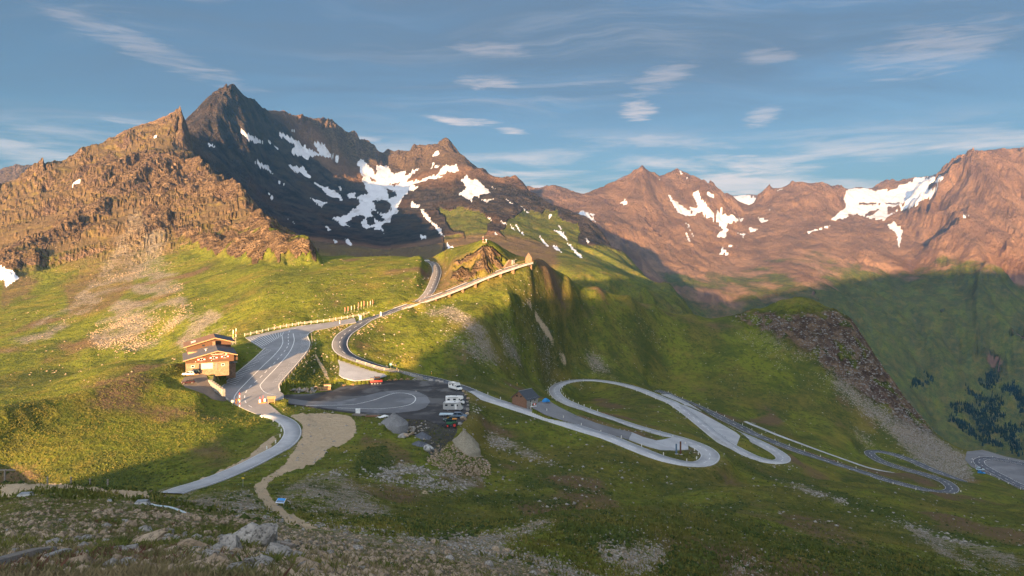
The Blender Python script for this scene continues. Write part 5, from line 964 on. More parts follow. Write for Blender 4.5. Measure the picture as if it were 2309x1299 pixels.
def motorhome(label, P, rz, kind, group='motorhomes on the gravel yard'):
    r = empty('motorhome', label, 'motorhome', P, rz, group); L, w = 6.9, 2.3
    x = L / 2; al = kind == 'alcove'
    if kind == 'integrated': prof = [(-x, .55), (x - .5, .45), (x, .7), (x, 1.25), (x - .25, 1.55), (x - .75, 2.65), (x - 1.1, 2.85), (-x + .1, 2.9), (-x, 2.8)]
    elif al: prof = [(-x, .55), (x - 1.5, .5), (x - 1.55, 2.0), (x - .55, 2.12), (x - .35, 2.5), (x - .7, 2.95), (-x + .1, 3.0), (-x, 2.9)]
    else: prof = [(-x, .55), (x - 1.4, .5), (x - 1.5, 2.1), (x - 2.2, 2.75), (-x + .1, 2.8), (-x, 2.7)]
    bd = part('body', B().prism(prof, -w / 2, w / 2), M['silver' if kind == 'integrated' else 'white'], r, .06)
    part('roof_panel', B().box((-.4, 0, (3.02 if al else 2.92 if kind == 'integrated' else 2.83)), (L - 2.2, w - .3, .06)), M['white'], bd)
    for k, sx_ in ((-1.4, .8), (.5, .55)): part('roof_hatch', B().box((k, .2, (3.12 if al else 3.0 if kind == 'integrated' else 2.91)), (sx_, .7, .14)), M['grey' if k > 0 else 'white'], bd)
    if kind == 'integrated': part('windscreen', B().slab([(x - .22, -w / 2 + .12, 1.62), (x - .22, w / 2 - .12, 1.62), (x - .68, w / 2 - .16, 2.62), (x - .68, -w / 2 + .16, 2.62)], .04), M['glass'], r)
    else:
        cab = part('cab', B().prism([(x - 1.55, .45), (x - .02, .45), (x, .95), (x - .35, 1.2), (x - .9, 1.3), (x - 1.45, 2.02), (x - 1.6, 2.05)], -w / 2 + .12, w / 2 - .12), M['white'], r, .05)
        part('windscreen', B().slab([(x - .90, -w / 2 + .22, 1.36), (x - .90, w / 2 - .22, 1.36), (x - 1.42, w / 2 - .26, 2.03), (x - 1.42, -w / 2 + .26, 2.03)], .03), M['glass'], cab)
        for s in (-1, 1): part('side_glass', B().box((x - 1.3, s * (w / 2 - .11), 1.6), (.55, .04, .45)), M['glass'], cab)
    for s in (-1, 1):
        for k, z, a in ((-2.3, 2.0, .9), (-.2, 2.0, 1.0), (x - 2.0, 1.95, .7)): part('window', B().box((k, s * (w / 2 + .01), z), (a, .05, .55)), M['glass'], r)
        part('skirt', B().box((-.4, s * (w / 2 - .02), .5), (L - 1.6, .06, .25)), M['grey'], r)
        for k in (-x + 1.7, x - .95): wheel(r, k, s * (w / 2 - .16), .36, .24)
        part('headlight', B().box((x - .04, s * .8, .85), (.12, .36, .2)), M['lamp'], r)
    part('door', B().box((1.0, -w / 2 - .012, 1.5), (.65, .05, 1.75)), M['white'], r); part('awning_box', B().box((-.7, -w / 2 - .09, 2.7), (3.6, .16, .16)), M['grey'], r)
    return r
def G(px, py, dz=.02):
    p = on(px, py, PL_LOT, dz); p.z = max(p.z, ground_z(p.x, p.y) + dz)
    if inpoly(np.array([px]), np.array([py]), LOT)[0]: p.z = -57 + dz + .03
    return p
def GS(px, py, dz=0.0): p = at_ground(px, py, 180, 345); p.z += dz; return p
motorhome('white alcove motorhome parked alone at the back corner of the gravel yard', G(1027, 879), math.radians(-52), 'semi')
motorhome('white motorhome half hidden behind the silver one', G(1026, 912), math.radians(4), 'alcove')
motorhome('silver-grey motorhome standing broadside beside the blue estate car', G(1022, 925.5), math.radians(-2), 'integrated')
car('slate blue off-roader with a trailer hitched behind it', G(1037, 942), math.radians(-8), 'slate', 'suv', 'cars on the gravel yard')
tr = empty('flat_trailer', 'pale blue flatbed trailer hitched to the off-roader', 'trailer', G(1006, 939), math.radians(-3)); part('bed', B().box((0, 0, .62), (4.6, 2.0, .18)), M['pale_blue'], tr, .03); part('drawbar', B().box((2.9, 0, .55), (1.5, .12, .1)), M['grey'], tr)
for k in range(3): part('rail_hole', B().box((-.2 + k * .8, -1.01, .66), (.55, .03, .10)), M['black'], tr)
for s in (-1, 1):
    for k in (-.35, .35): wheel(tr, k - .3, s * .95, .27, .18)
    part('side_board', B().box((0, s * 1.0, .82), (4.6, .05, .24)), M['pale_blue'], tr)
car('dark green car parked in front of the off-roader', G(1014, 950), math.radians(183), 'darkgreen', 'hatch', 'cars on the gravel yard')
tc_ = empty('tractor', 'green tractor with red wheels by the pale spoil heap', 'tractor', G(1020, 963), math.radians(176))
part('hood', B().box((1.0, 0, 1.2), (1.9, .8, .75)), M['green'], tc_, .06); part('cab', B().box((-.7, 0, 1.5), (1.3, 1.3, .9)), M['green'], tc_, .05); part('cab_glass', B().box((-.7, 0, 2.2), (1.25, 1.25, .7), 0, .85), M['glass'], tc_); part('cab_roof', B().box((-.7, 0, 2.62), (1.45, 1.45, .12)), M['orange'], tc_); part('loader_arm', B().box((2.1, .45, .9), (1.6, .12, .16)).box((2.1, -.45, .9), (1.6, .12, .16)).box((3.0, 0, .6), (.5, 1.5, .5)), M['black'], tc_)
for s in (-1, 1): wheel(tc_, -.85, s * .95, .78, .42, 'red'); wheel(tc_, 1.4, s * .8, .5, .3, 'red')
sg_ = empty('snow_groomer', 'red snow groomer with dark cab and tracks at the back of the gravel yard', 'snow groomer', GS(849, 866, .1), math.radians(10))
part('hull', B().prism([(-2.6, .75), (2.2, .75), (2.6, 1.1), (2.3, 1.6), (-2.6, 1.6)], -1.25, 1.25), M['red'], sg_, .06); part('cab', B().prism([(-1.0, 1.6), (1.6, 1.6), (1.3, 2.75), (-.7, 2.75)], -1.1, 1.1), M['glass'], sg_, .05); part('cab_roof', B().box((.3, 0, 2.8), (2.3, 2.3, .12)), M['rust'], sg_); part('cargo_rack', B().box((-1.9, 0, 2.1), (1.5, 2.2, .9)), M['oldwood'], sg_)
for s in (-1, 1):
    tk = part('track', B().prism([(-2.7, .5), (-2.3, .08), (2.2, .08), (2.8, .6), (2.5, .95), (-2.5, .95)], s * 1.2 - .45 + s * .35, s * 1.2 + .45 + s * .35), M['black'], sg_, .05)
    for k in (-1.9, -.7, .5, 1.7): part('road_wheel', B().tube((k, s * 2.0, .42), (k, s * 2.06, .42), .3), M['grey'], tk)
part('blade', B().box((-3.3, 0, .7), (.25, 3.9, 1.0)), M['black'], sg_); part('exhaust', B().tube((-.9, .9, 2.7), (-.9, .9, 3.3), .08), M['black'], sg_)
car('white car parked by the inn garage', on(425, 846, PL_DRIVE, .03), math.radians(192), 'white', 'hatch', 'cars at the inn')
car('dark car half hidden behind the white car at the inn', on(437, 840.5, PL_DRIVE, .03), math.radians(192), 'darkgreen', 'hatch', 'cars at the inn')
car('dark maroon car on the inn driveway in low sunlight', on(424, 865, PL_DRIVE, .03), math.radians(200), 'maroon', 'hatch', 'cars at the inn')
PU = LINES[3][1][-3]; car('small white car stopped at the upper bend below the crest', Vector(PU) + Vector((-.6, .5, .03)), math.radians(200), 'white', 'hatch')
L_ = lambda px, py: on(px, py, PL_LOW, .03)
car('bright blue car parked on the lower right turnout', L_(2213, 1068), math.radians(-25), 'blue', 'hatch')
car('pale blue car with white roof just behind the bright blue one', L_(2210, 1060.5), math.radians(-22), 'pale_blue', 'suv')
# ---------------------------------------------------------------- yard furniture
def picnic(P, rz, label, mat='plank'):
    r = empty('picnic_table', label, 'picnic table', P, rz, 'picnic tables along the gravel yard')
    for k in range(3): part('table_plank', B().box((0, -.27 + .27 * k, .76), (1.9, .24, .05)), M[mat], r)
    for s in (-1, 1):
        part('bench', B().box((0, s * .75, .45), (1.9, .3, .06)), M[mat], r)
        part('leg_frame', B().box((s * .7, 0, .42), (.08, 1.7, .09)).box((s * .7, .28, .38), (.08, .09, .78)).box((s * .7, -.28, .38), (.08, .09, .78)), M[mat], r)
    return r
PT = [(775, 869, 'first picnic table left of the snow groomer'), (797, 867, 'second picnic table, just left of the snow groomer'), (878, 857.5, 'first picnic table right of the snow groomer'), (892, 856.5, 'second picnic table right of the snow groomer'), (905, 855.5, 'third picnic table right of the snow groomer'), (919, 855, 'fourth picnic table right of the snow groomer'), (935, 855.5, 'grey picnic table below the stone wall end')]
for i, (x, y, l) in enumerate(PT): picnic(GS(x, y + 2.5, .05), 1.2 + .1 * i, 'wooden ' + l if 'grey' not in l else l, 'weathered' if 'grey' in l else 'plank')
def lounger(P, rz, label):
    r = empty('bench', label, 'bench', P, rz, 'pale benches at the yard corner'); part('seat', B().box((0, 0, .45), (1.9, .5, .07)), M['weathered'], r); part('backrest', B().box((0, .3, .8), (1.9, .07, .55)), M['weathered'], r)
    for s in (-1, 1): part('leg', B().box((s * .75, .05, .22), (.09, .5, .44)), M['weathered'], r)
lounger(GS(972, 860), .3, 'pale bench beside the orange marker at the yard corner'); lounger(GS(987, 862), .2, 'pale bench, second from the white motorhome'); lounger(GS(995, 864.5), .1, 'grey bench nearest to the white motorhome')
wr = empty('timber_rack', 'sunlit stack of leaning boards with a crate on top by the stone pile', 'timber stack', GS(731, 881), .35)
for k in range(9): part('board', B().box((-2.7 + k * .62, 0, .75), (.34, .22, 1.7), 0, 1, .16), M['plank'], wr)
part('base_beam', B().box((-.2, .1, .08), (6.2, 1.1, .16)), M['plank'], wr); part('rail', B().box((0, .16, 1.5), (5.6, .16, .14)), M['plank'], wr); part('crate', B().box((1.4, 1.6, 1.1), (2.6, 2.2, 2.2)), M['plank'], wr)
for k in range(3): part('crate_slat', B().box((1.4, .46, .5 + k * .6), (2.6, .06, .2)), M['post'], wr)
kb = empty('information_kiosk', 'small roofed timber notice kiosk at the yard entrance', 'kiosk', on(612, 909.5, PL_PARK), .25)
for s in (-1, 1): part('post', B().box((s * 1.1, 0, 1.0), (.18, .18, 2.0)), M['plank'], kb)
part('board', B().box((0, .05, 1.15), (2.1, .08, 1.1)), M['shed'], kb); part('shelf', B().box((0, -.2, .55), (2.2, .5, .08)), M['plank'], kb)
part('roof', B().slab([(-1.5, -.9, 1.95), (1.5, -.9, 1.95), (1.5, .1, 2.5), (-1.5, .1, 2.5)], .1).slab([(-1.5, .1, 2.502), (1.5, .1, 2.502), (1.5, .9, 2.05), (-1.5, .9, 2.05)], .1), M['plank'], kb)
bb = empty('road_barrier', 'red and white barrier with warning boards at the yard entrance', 'barrier', on(592, 909, PL_PARK), .3)
for k in range(3): part('board', B().box((-.9 + k * .8, .1 * k, .75 + .1 * k), (.6, .07, 1.1)), M[('white', 'red', 'white')[k]], bb)
part('base', B().box((0, .1, .12), (2.8, .5, .2)), M['orange'], bb); part('pole', B().tube((-.9, .2, .2), (-.9, .2, 2.4), .05).tube((.2, .3, .2), (.2, .3, 2.7), .05), M['red'], bb)
sp = empty('snow_pole', 'tall red and white banded snow pole at the road edge below the inn', 'snow pole', at_ground(540.5, 918, 200, 300), 0)
for k in range(6): part('band', B().tube((0, 0, k * .85), (0, 0, k * .85 + .85), .16, n=8), M['white' if k % 2 == 0 else 'red'], sp)
part('sign', B().box((-.15, -.2, 2.6), (.5, .06, .5)), M['yellow'], sp)
wp = empty('wooden_sign', 'upright rust-brown board beside the snow pole', 'sign', at_ground(532.5, 913, 200, 300), .2); part('post', B().box((0, .06, .6), (.14, .12, 1.2)), M['oldwood'], wp); part('board', B().box((0, 0, 1.3), (.6, .08, 1.8)), M['rust'], wp)
rs = empty('round_sign', 'round pale traffic sign on a short post left of the brown board', 'sign', at_ground(524, 915, 200, 300), .2); part('post', B().tube((0, 0, 0), (0, 0, 1.3), .05), M['grey'], rs); part('disc', B().tube((0, .03, 1.6), (0, -.03, 1.6), .45, n=18), M['cream'], rs)
cb = empty('white_container', 'white box container at the front edge of the yard', 'container', G(807, 932), .15); part('body', B().box((0, 0, .7), (1.5, 1.5, 1.4)), M['white'], cb, .04); part('lid', B().box((0, 0, 1.45), (1.62, 1.62, .12)), M['white'], cb)
def lumber(px, py, label, n, ln, mat, rz):
    r = empty('lumber_pile', label, 'lumber', G(px, py, -.1), rz)
    for k in range(n): part('plank', B().box((_rk.uniform(-.6, .6), (k % 5 - 2) * .42, .12 + .2 * (k // 5)), (ln * _rk.uniform(.7, 1.1), .34, .14), _rk.uniform(-.16, .16)), M[mat], r)
lumber(809, 936.5, 'dark pile of old planks next to the white container', 14, 5.0, 'oldwood', -.35); lumber(840, 938.5, 'reddish-brown plank pile between white container and tarp', 9, 4.2, 'shed', .2)
tp = empty('tarpaulin', 'crumpled white tarpaulin beside the grey gravel heap', 'tarpaulin', G(862, 942), .9)
bm = bmesh.new(); bmesh.ops.create_grid(bm, x_segments=16, y_segments=8, size=.5)
for v in bm.verts:
    x, y = v.co.x, v.co.y; v.co = Vector((x * 4.2, y * 1.7, .25 + .55 * math.exp(-(y * 2.6) ** 2) * (.7 + .3 * math.sin(x * 9)) + .10 * math.sin(x * 23 + y * 11)))
bmesh.ops.solidify(bm, geom=list(bm.faces), thickness=.05); me = bpy.data.meshes.new('sheet'); bm.to_mesh(me); bm.free(); obj('sheet', me, M['white'], tp)
# heaps
def heap_obj(name, P, rx, ry, h, mat, label, seed, lobes=0.25, rz=0.0):
    lobes *= .55
    n, m = 72, 26; vs = [(0, 0, h * .93)]; r_ = random.Random(seed); ph = [r_.uniform(0, 6.28) for _ in range(4)]
    for j in range(1, m + 1):
        q = j / m
        for i in range(n):
            a = 2 * math.pi * i / n; k = 1 + lobes * (.5 * math.sin(2 * a + ph[0]) + .35 * math.sin(3 * a + ph[1]) + .2 * math.sin(7 * a + ph[2])) * q
            z = h * (math.sqrt((1 - q) ** 2 + .004) - .063) + (.10 * h * math.sin(5 * a + 9 * q + ph[3]) * q * (1 - q) + .07 * h * (r_.random() - .5) if j < m else -h * .9)
            vs.append((rx * min(q, 1 - .5 / m) * k * math.cos(a), ry * min(q, 1 - .5 / m) * k * math.sin(a), z))
    fs = [(0, 1 + i, 1 + (i + 1) % n) for i in range(n)]
    for j in range(m - 1):
        for i in range(n): fs.append((1 + j * n + i, 1 + (j + 1) * n + i, 1 + (j + 1) * n + (i + 1) % n, 1 + j * n + (i + 1) % n))
    me = bpy.data.meshes.new(name); me.from_pydata(vs, [], fs); me.update(); me.polygons.foreach_set('use_smooth', [True] * len(me.polygons))
    o = obj(name, me, mat); o.location = P; o.rotation_euler = (0, 0, rz); return tag(o, label, 'heap')
def gp_(px, py, d):
    P = PD(px, py, d); return Vector((P[0], P[1], ground_z(P[0], P[1])))
heap_obj('gravel_heap', GS(888, 953, -.1), 4.6, 6.5, 3.6, M['gravelheap'], 'round grey gravel heap with a brown top at the yard edge', 3)
heap_obj('spoil_heap', GS(1047, 1004, -.5), 5.6, 7.5, 5.6, M['tanheap'], 'tall pointed pale tan spoil heap below the tractor', 5, .45)
heap_obj('gravel_heap', GS(953, 985, -.3), 2.6, 4.5, 2.0, M['slateheap'], 'slate grey gravel heap beside the boulder pile', 7, .4, .5)
heap_obj('gravel_heap', GS(944, 1002, -.3), 2.8, 3.8, 1.5, M['slateheap'], 'lower blue-grey gravel heap in front of the slate one', 8, .4, .2)
# boulders
for k in range(46):
    a = _rk.uniform(0, 1); px = 655 + 56 * a + _rk.uniform(-3, 3); py = 886 - 11 * _rk.random() * (1 - abs(a - .5)); s = _rk.uniform(.7, 1.6)
    rock('boulder', GS(px, py, .1 + (.6 if _rk.random() < .3 else 0)), s, M['greystone' if _rk.random() < .6 else 'warmstone'], 'pale boulder in the sunlit stone pile left of the timber stack', 'boulder', 'boulders of the sunlit stone pile')
rock('boulder', GS(712, 876, .3), 2.1, M['warmstone'], 'large round orange boulder beside the timber stack', 'boulder')
for k in range(30):
    a = _rk.uniform(-1, 1); b = _rk.uniform(-1, 1); P = GS(918 + a * 15, 977 + b * 10); P.z += (1 - abs(a)) * 1.3 * _rk.random()
    rock('boulder', P, _rk.uniform(1.0, 2.1), M['greystone' if _rk.random() < .7 else 'warmstone'], 'grey boulder in the pile beside the pit', 'boulder', 'boulders of the pile beside the pit')
rock('boulder', GS(931, 972), 3.0, M['greystone'], 'tall upright slab on top of the boulder pile beside the pit', 'boulder', None, (.7, .6, 1.3))
rock('boulder', GS(967, 1017), 3.3, M['concrete'], 'big white boulder alone in front of the dark pit', 'boulder', None, (1, .9, .95), .1, None, ROCKS[10])
EB = [(1045, 883, 1.3, 'sandy boulder nearest the white alcove motorhome'), (1051, 891, 1.5, 'sandy boulder, second from the alcove motorhome on the yard rim'), (1055, 899, 1.6, 'brown boulder, third along the yard rim'), (1054, 907, 1.1, 'small pale boulder, fourth along the yard rim'), (1055, 915, 1.2, 'pale boulder, fifth along the yard rim'), (1054, 925, 1.7, 'upright pale boulder beside the silver motorhome'), (1053, 934, 1.6, 'orange boulder in front of the off-roader'), (1045, 946, 2.6, 'biggest sandy boulder at the off-roader front wheel'), (1037, 957, 1.9, 'white pointed boulder above the tan heap'), (938, 883, .9, 'small pale stone on the yard behind the loop')]
for x, y, s, l in EB: rock('boulder', G(x, y), s, M['warmstone' if 'sandy' in l or 'orange' in l or 'brown' in l else 'greystone'], l, 'boulder', 'boulders along the yard rim')
# ---------------------------------------------------------------- wooden hut
HP = at_ground(1188, 918, 240, 320); HP.z = -62.4
hut = empty('wooden_hut', 'small two-tone plank hut with grey gable roof above the hairpins', 'hut', Vector((HP.x - .6, HP.y + 2.5, HP.z)), math.radians(49))
HW, HD, HE, HT = 7.0, 7.4, 4.1, 6.7        # ridge along local x
part('plinth', B().box((0, 0, -.3), (HW + .1, HD + .1, 1.4)), M['greystone'], hut)
sd_ = part('gable_wall', B().prism([(-HD / 2, .4), (HD / 2, .4), (HD / 2, HE), (0, HT), (-HD / 2, HE)], -.05, .05), M['shed'], hut, label='brown plank gable end'); sd_.rotation_euler = (0, 0, math.radians(90)); sd_.location = (-HW / 2, 0, 0)
sd2 = part('gable_wall', B().prism([(-HD / 2, .4), (HD / 2, .4), (HD / 2, HE), (0, HT), (-HD / 2, HE)], -.05, .05), M['shed'], hut); sd2.rotation_euler = (0, 0, math.radians(90)); sd2.location = (HW / 2, 0, 0)
nb_ = 16
for k in range(nb_):
    w = HW / nb_; part('board', B().box((-HW / 2 + (k + .5) * w, -HD / 2, HE / 2 + .2 + _rk.uniform(-.04, .04)), (w * .93, .1 + .04 * (k % 3), HE - .4)), M['weathered'], hut); part('board', B().box((-HW / 2 + (k + .5) * w, HD / 2, HE / 2 + .2), (w * .96, .1, HE - .4)), M['shed'], hut)
for k in range(10):
    z = .75 + k * .36; part('plank', B().box((-HW / 2 - .07 - .012 * (k % 2), 0, z), (.06, HD - .05, .31)), M['shed'], hut)
part('backing', B().box((0, 0, 2.2), (HW - .1, HD - .1, 3.8)), M['oldwood'], hut)
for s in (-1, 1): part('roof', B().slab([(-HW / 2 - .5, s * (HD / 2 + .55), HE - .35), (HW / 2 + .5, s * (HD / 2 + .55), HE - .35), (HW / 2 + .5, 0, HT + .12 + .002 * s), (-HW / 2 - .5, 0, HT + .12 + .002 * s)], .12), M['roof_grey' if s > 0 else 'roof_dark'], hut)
part('ridge_cap', B().box((0, 0, HT + .16), (HW + 1.0, .35, .1)), M['grey'], hut)
for y_ in (-.9, 1.2): w = part('window', B().box((-HW / 2 - .11, y_, 4.75), (.06, .62, .62)), M['glass'], hut)
for x_ in (-1.2, 1.4): part('window', B().box((x_, -HD / 2 - .08, 3.0), (.5, .06, .55)), M['glass'], hut)
bt = empty('covered_trailer', 'blue tarpaulin over a small load at the back of the hut yard', 'tarpaulin', on(1231, 908, PL_YARD), .5); part('cover', B().prism([(-1.5, .35), (1.5, .35), (1.2, 1.1), (.2, 1.75), (-.9, 1.2)], -.9, .9), M['blue'], bt, .15); part('bed', B().box((0, 0, .3), (3.0, 1.8, .2)), M['grey'], bt)
for s in (-1, 1): wheel(bt, 0, s * .95, .26, .16)
hb = empty('road_barrier', 'red and white barrier board in front of the wooden hut', 'barrier', on(1203, 917, PL_YARD), .5); part('board', B().box((.4, 0, .9), (1.1, .08, .7)), M['red'], hb); part('stripe', B().box((.4, -.05, .9), (.4, .04, .72)), M['white'], hb); part('base', B().box((0, 0, .15), (2.4, .5, .2)), M['white'], hb); part('post', B().box((-.8, 0, 1.0), (.15, .15, 1.8)), M['white'], hb)
# two tall steles in the hairpin
for px, py, h, m, l in ((1525, 1024, 3.6, 'slate', 'grey-green stele standing inside the nearest hairpin'), (1534.5, 1025, 4.6, 'rust', 'tall rust-brown steel stele inside the nearest hairpin')):
    P = at_ground(px, py, 235, 300); r = empty('stele', l, 'stele', P, .3, 'steles in the hairpin'); part('shaft', B().box((0, 0, h / 2), (.55, .35, h), 0, .9), M[m], r, .03); part('base', B().box((0, 0, .08), (1.1, .9, .2)), M['concrete'], r)
# ---------------------------------------------------------------- viaduct
bdg = empty('viaduct', 'long concrete road viaduct with railings climbing along the bank', 'bridge', Vector(BR[0]))
def rel(V): return np.asarray(V) - BR[0]
BS = BR[6:]
def bpart(name, V, Fq, mat, parent=bdg): return obj(name, mesh_np(name, rel(V), Fq), mat, parent)
l_, f_ = strip_np(BS, 7.4, 0, 0); 
dk = ribbon('deck', rel(BS), 8.0, M['concrete'], .7, .2); dk.parent = bdg
rd = ribbon('roadway', rel(BS), 6.4, MATS['asphalt_warm'], .05, 0, .06); rd.parent = bdg
parts = [strip_np(rel(BS), .2, s * 3.0, .08) for s in (-1, 1)] + dashes(rel(BS), 0, .2, 3, 4, .08)
obj('lane_marking', mesh_np('lane_marking', *join_np(parts)), M_LINE, rd)
for s, nm in ((3.9, 'near'), (-3.6, 'far')):
    E = offset_line(BS, s); par = ribbon('parapet', rel(E), .3, M['concrete'], .6, 0, .35); par.parent = bdg
    hr = ribbon('handrail', rel(E), .12, M['plank'], .1, 0, 1.15); hr.parent = par
    if s > 0:
        for k in range(0, len(E), 2): part('baluster', B().box(tuple(rel(E[k]) + [0, 0, .7]), (.26, .26, .9)), M['masonry'], par)
for k in range(12, len(BS) - 6, 5):
    P = offset_line(BS, 2.6)[k]; g0 = ground_z(P[0], P[1]); t_ = BS[min(k + 1, len(BS) - 1)] - BS[k - 1]; a = math.atan2(t_[1], t_[0])
    h = max(1.6, P[2] - .6 - g0 + 2.2); c = rel(P); part('pier', B().box((c[0], c[1], c[2] - .7 - h / 2), (1.0, 2.2, h), a, 1.0), M['masonry'], bdg)
# memorial tower, wall and masts at its end
TP = PD(1192, 604, 476); TP[2] = BR[-1][2] - 3.4
tw = empty('memorial_tower', 'square stone memorial tower with pyramid roof at the end of the viaduct', 'tower', Vector(TP), .5)
part('shaft', B().box((0, 0, 2.6), (3.1, 3.1, 7.4), 0, .96), M['masonry'], tw); part('roof', B().box((0, 0, 7.9), (3.1, 3.1, 3.3), 0, .02), M['masonry'], tw); part('doorway', B().box((0, -1.55, 1.4), (.9, .1, 2.0)), M['black'], tw)
WP = PD(1143, 603, 470); rwl = empty('stone_wall', 'wedge-shaped stone retaining wall with pale portal beside the viaduct end', 'wall', Vector((WP[0], WP[1], BR[-9][2])), math.radians(55)); rwl['kind'] = 'thing'
part('wall', B().prism([(-3.5, -.5), (5.5, -.5), (5.5, 5.0), (3.5, 5.0)], .2, 1.4), M['masonry'], rwl); part('portal', B().box((7.0, .6, 2.2), (2.8, 1.6, 5.4)), M['concrete'], rwl)
P = at_ground(1091, 546, 440, 520); ms = empty('summit_mast', 'red and white mast on the grassy top above the viaduct', 'mast', Vector((P.x - .5, P.y, P.z - .3)), 0)
for k in range(5): part('band', B().tube((0, 0, k * .8), (0, 0, k * .8 + .8), .12), M['white' if k % 2 == 0 else 'red'], ms)
part('platform', B().tube((.9, 0, -.4), (.9, 0, .35), 1.9, 1.7, 12), M['masonry'], ms)
st_ = empty('summit_cross', 'small pale cross beside the mast on the grassy top', 'cross', Vector((P.x + 1.5, P.y, P.z)), 0); part('shaft', B().box((0, 0, 1.0), (.22, .22, 2.0)), M['white'], st_); part('arm', B().box((0, 0, 1.5), (1.0, .2, .2)), M['white'], st_)
fm_ = empty('flag_mast', 'thin flag mast left of the memorial tower', 'flagpole', Vector(BR[-3]) + Vector((1.5, 3, -.2)), 0); part('pole', B().tube((0, 0, 0), (0, 0, 4.2), .09), M['white'], fm_); part('flag', B().box((.15, .1, 3.5), (.3, .12, 1.3)), M['red'], fm_)
# junction furniture
def onroad(px, py, d): P = PD(px, py, d); P[2] = ground_z(P[0], P[1]) + .2; return Vector(P)
jb = empty('direction_sign', 'blue-green direction board on two legs at the road junction', 'sign', onroad(812.5, 721, 392), .1)
for s in (-1, 1): part('leg', B().tube((s * .5, 0, 0), (s * .5, 0, .9), .05), M['grey'], jb)
part('board', B().box((0, 0, 1.6), (1.25, .1, 2.0)), M['teal'], jb); part('rim', B().box((0, .02, 2.65), (1.35, .12, .12)).box((0, .02, .58), (1.35, .12, .12)), M['white'], jb)
jp = empty('route_sign', 'white upright sign at the lower start of the viaduct', 'sign', onroad(858.5, 714.5, 396), .1); part('panel', B().box((0, 0, 1.3), (.65, .3, 2.2)), M['white'], jp); part('foot', B().box((0, 0, .1), (1.5, .8, .4)), M['masonry'], jp)
jr = empty('marker_post', 'red and white marker post on the grass edge left of the junction', 'marker', onroad(766, 727, 385), 0)
for k in range(3): part('band', B().box((0, 0, .3 + .55 * k), (.3, .3, .55)), M['white' if k % 2 == 0 else 'red'], jr)
for px, py, d, lab_, m in ((881, 829, 335, 'blue-green road sign on a pole beside the curve', 'teal'),):
    r = empty('road_sign', lab_, 'sign', onroad(px, py, d), .1); part('pole', B().tube((0, 0, 0), (0, 0, 2.6), .06), M['grey'], r); part('board', B().box((0, -.05, 2.3), (.9, .08, .9)), M[m], r)
for px, py, d, l in ((895, 834, 334, 'orange marker post on the outer edge of the curve'), (973, 851, 338, 'thin orange marker post behind the pale benches'), (1166, 867, 372, 'small orange marker on the grass above the hut')):
    r = empty('marker_post', l, 'marker', onroad(px, py, d), 0); part('post', B().box((0, 0, .6), (.16, .16, 1.2)), M['orange'], r); part('cap', B().box((0, 0, 1.25), (.24, .24, .12)), M['white'], r)
# stone wall end with railing above the yard
EW = LINES[0][1]; kk = int(np.argmin(np.abs(EW[:, 0] / EW[:, 1] * F + CX - 948))); WA = offset_line(EW, 3.6)[kk - 14:kk + 1]; WC = WA[0]
sw = empty('railing', 'pale railing ending at a stone pier above the gravel yard', 'railing', Vector(WC))
for i in range(0, len(WA), 2): part('post', B().box(tuple(WA[i] - WC + [0, 0, .55]), (.14, .14, 1.1)), M['post'], sw)
for z in (.55, 1.05): r_ = ribbon('rail', WA - WC, .10, M['post'], .1, 0, z); r_.parent = sw
part('stone_pier', B().box(tuple(WA[-1] - WC + [.6, -1.0, -.9]), (2.6, 3.0, 3.4), .4, .8), M['greystone'], sw)
# ---------------------------------------------------------------- fences and guard posts
def wood_fence(label, pts, step, h=1.1, mat='post', hi=(300, 430)):
    L = catmull([np.array(onplane(x, y, PL_PARK)) for x, y in pts], step); r = empty('wooden_fence', label, 'fence', Vector(L[0]))
    for p in L: part('post', B().box(tuple(p - L[0] + [0, 0, h / 2]), (.22, .22, h + .4)), M[mat], r)
    for z in (.45, .95): o = ribbon('rail', L - L[0], .10, M[mat], .14, 0, z); o.parent = r
wood_fence('pale wooden fence along the upper edge of the car park', [(552, 757.5), (585, 750), (622, 741.5), (674, 732), (726, 726), (760, 721), (800, 714.5), (832, 708)], 3.2)
wood_fence('low rail fence on the right side of the car park', [(702, 755), (704, 774), (697, 794), (671, 826), (645, 855), (634, 868)], 5.0, .7, 'oldwood')
GPm = B().box((0, 0, .45), (.34, .30, .95), 0, .75).mesh('guard_stone', .05); GPm.materials.append(simple_mat('whitewashed_stone', (.52, .50, .44), (.68, .66, .60), 3.0))
GPb = B().box((0, 0, .45), (.30, .26, .95), 0, .8).mesh('guard_stone', .05); GPb.materials.append(M['black'])
def guards(L, off, a, b, step, label, group, me=GPm):
    E = offset_line(L, off); s = np.r_[0, np.cumsum(np.linalg.norm(np.diff(E[:, :2], axis=0), axis=1))]
    q = np.arange(a * s[-1], b * s[-1], step)
    for v in q:
        p = [np.interp(v, s, E[:, k]) for k in range(3)]; o = obj('guard_stone', me); o.location = (p[0], p[1], ground_z(p[0], p[1]) + .02); o.rotation_euler = (0, 0, _rk.uniform(-.2, .2)); tag(o, label, 'guard stone', group)
A_, Bq, Cv = LINES[1][1], LINES[2][1], LINES[0][1]
guards(A_, -4.1, .01, .17, 8, 'white guard stone on the upper side of the road passing the hut', 'guard stones of the hut road')
guards(A_, -4.2, .17, .31, 9, 'guard stone around the outside of the nearest hairpin', 'guard stones of the nearest hairpin')
guards(A_, 4.1, .33, .49, 8, 'white guard stone between the hut yard and the second lane', 'guard stones above the hut yard')
guards(A_, 4.1, .53, .64, 10, 'white guard stone on the far side of the upper loop', 'guard stones of the upper loop')
guards(A_, -4.1, .36, .48, 9, 'white guard stone on the grassy side of the second lane', 'guard stones of the second lane')
guards(Bq, -4.0, .02, .42, 9, 'white guard stone on the upper side of the dark long road', 'guard stones of the dark road')
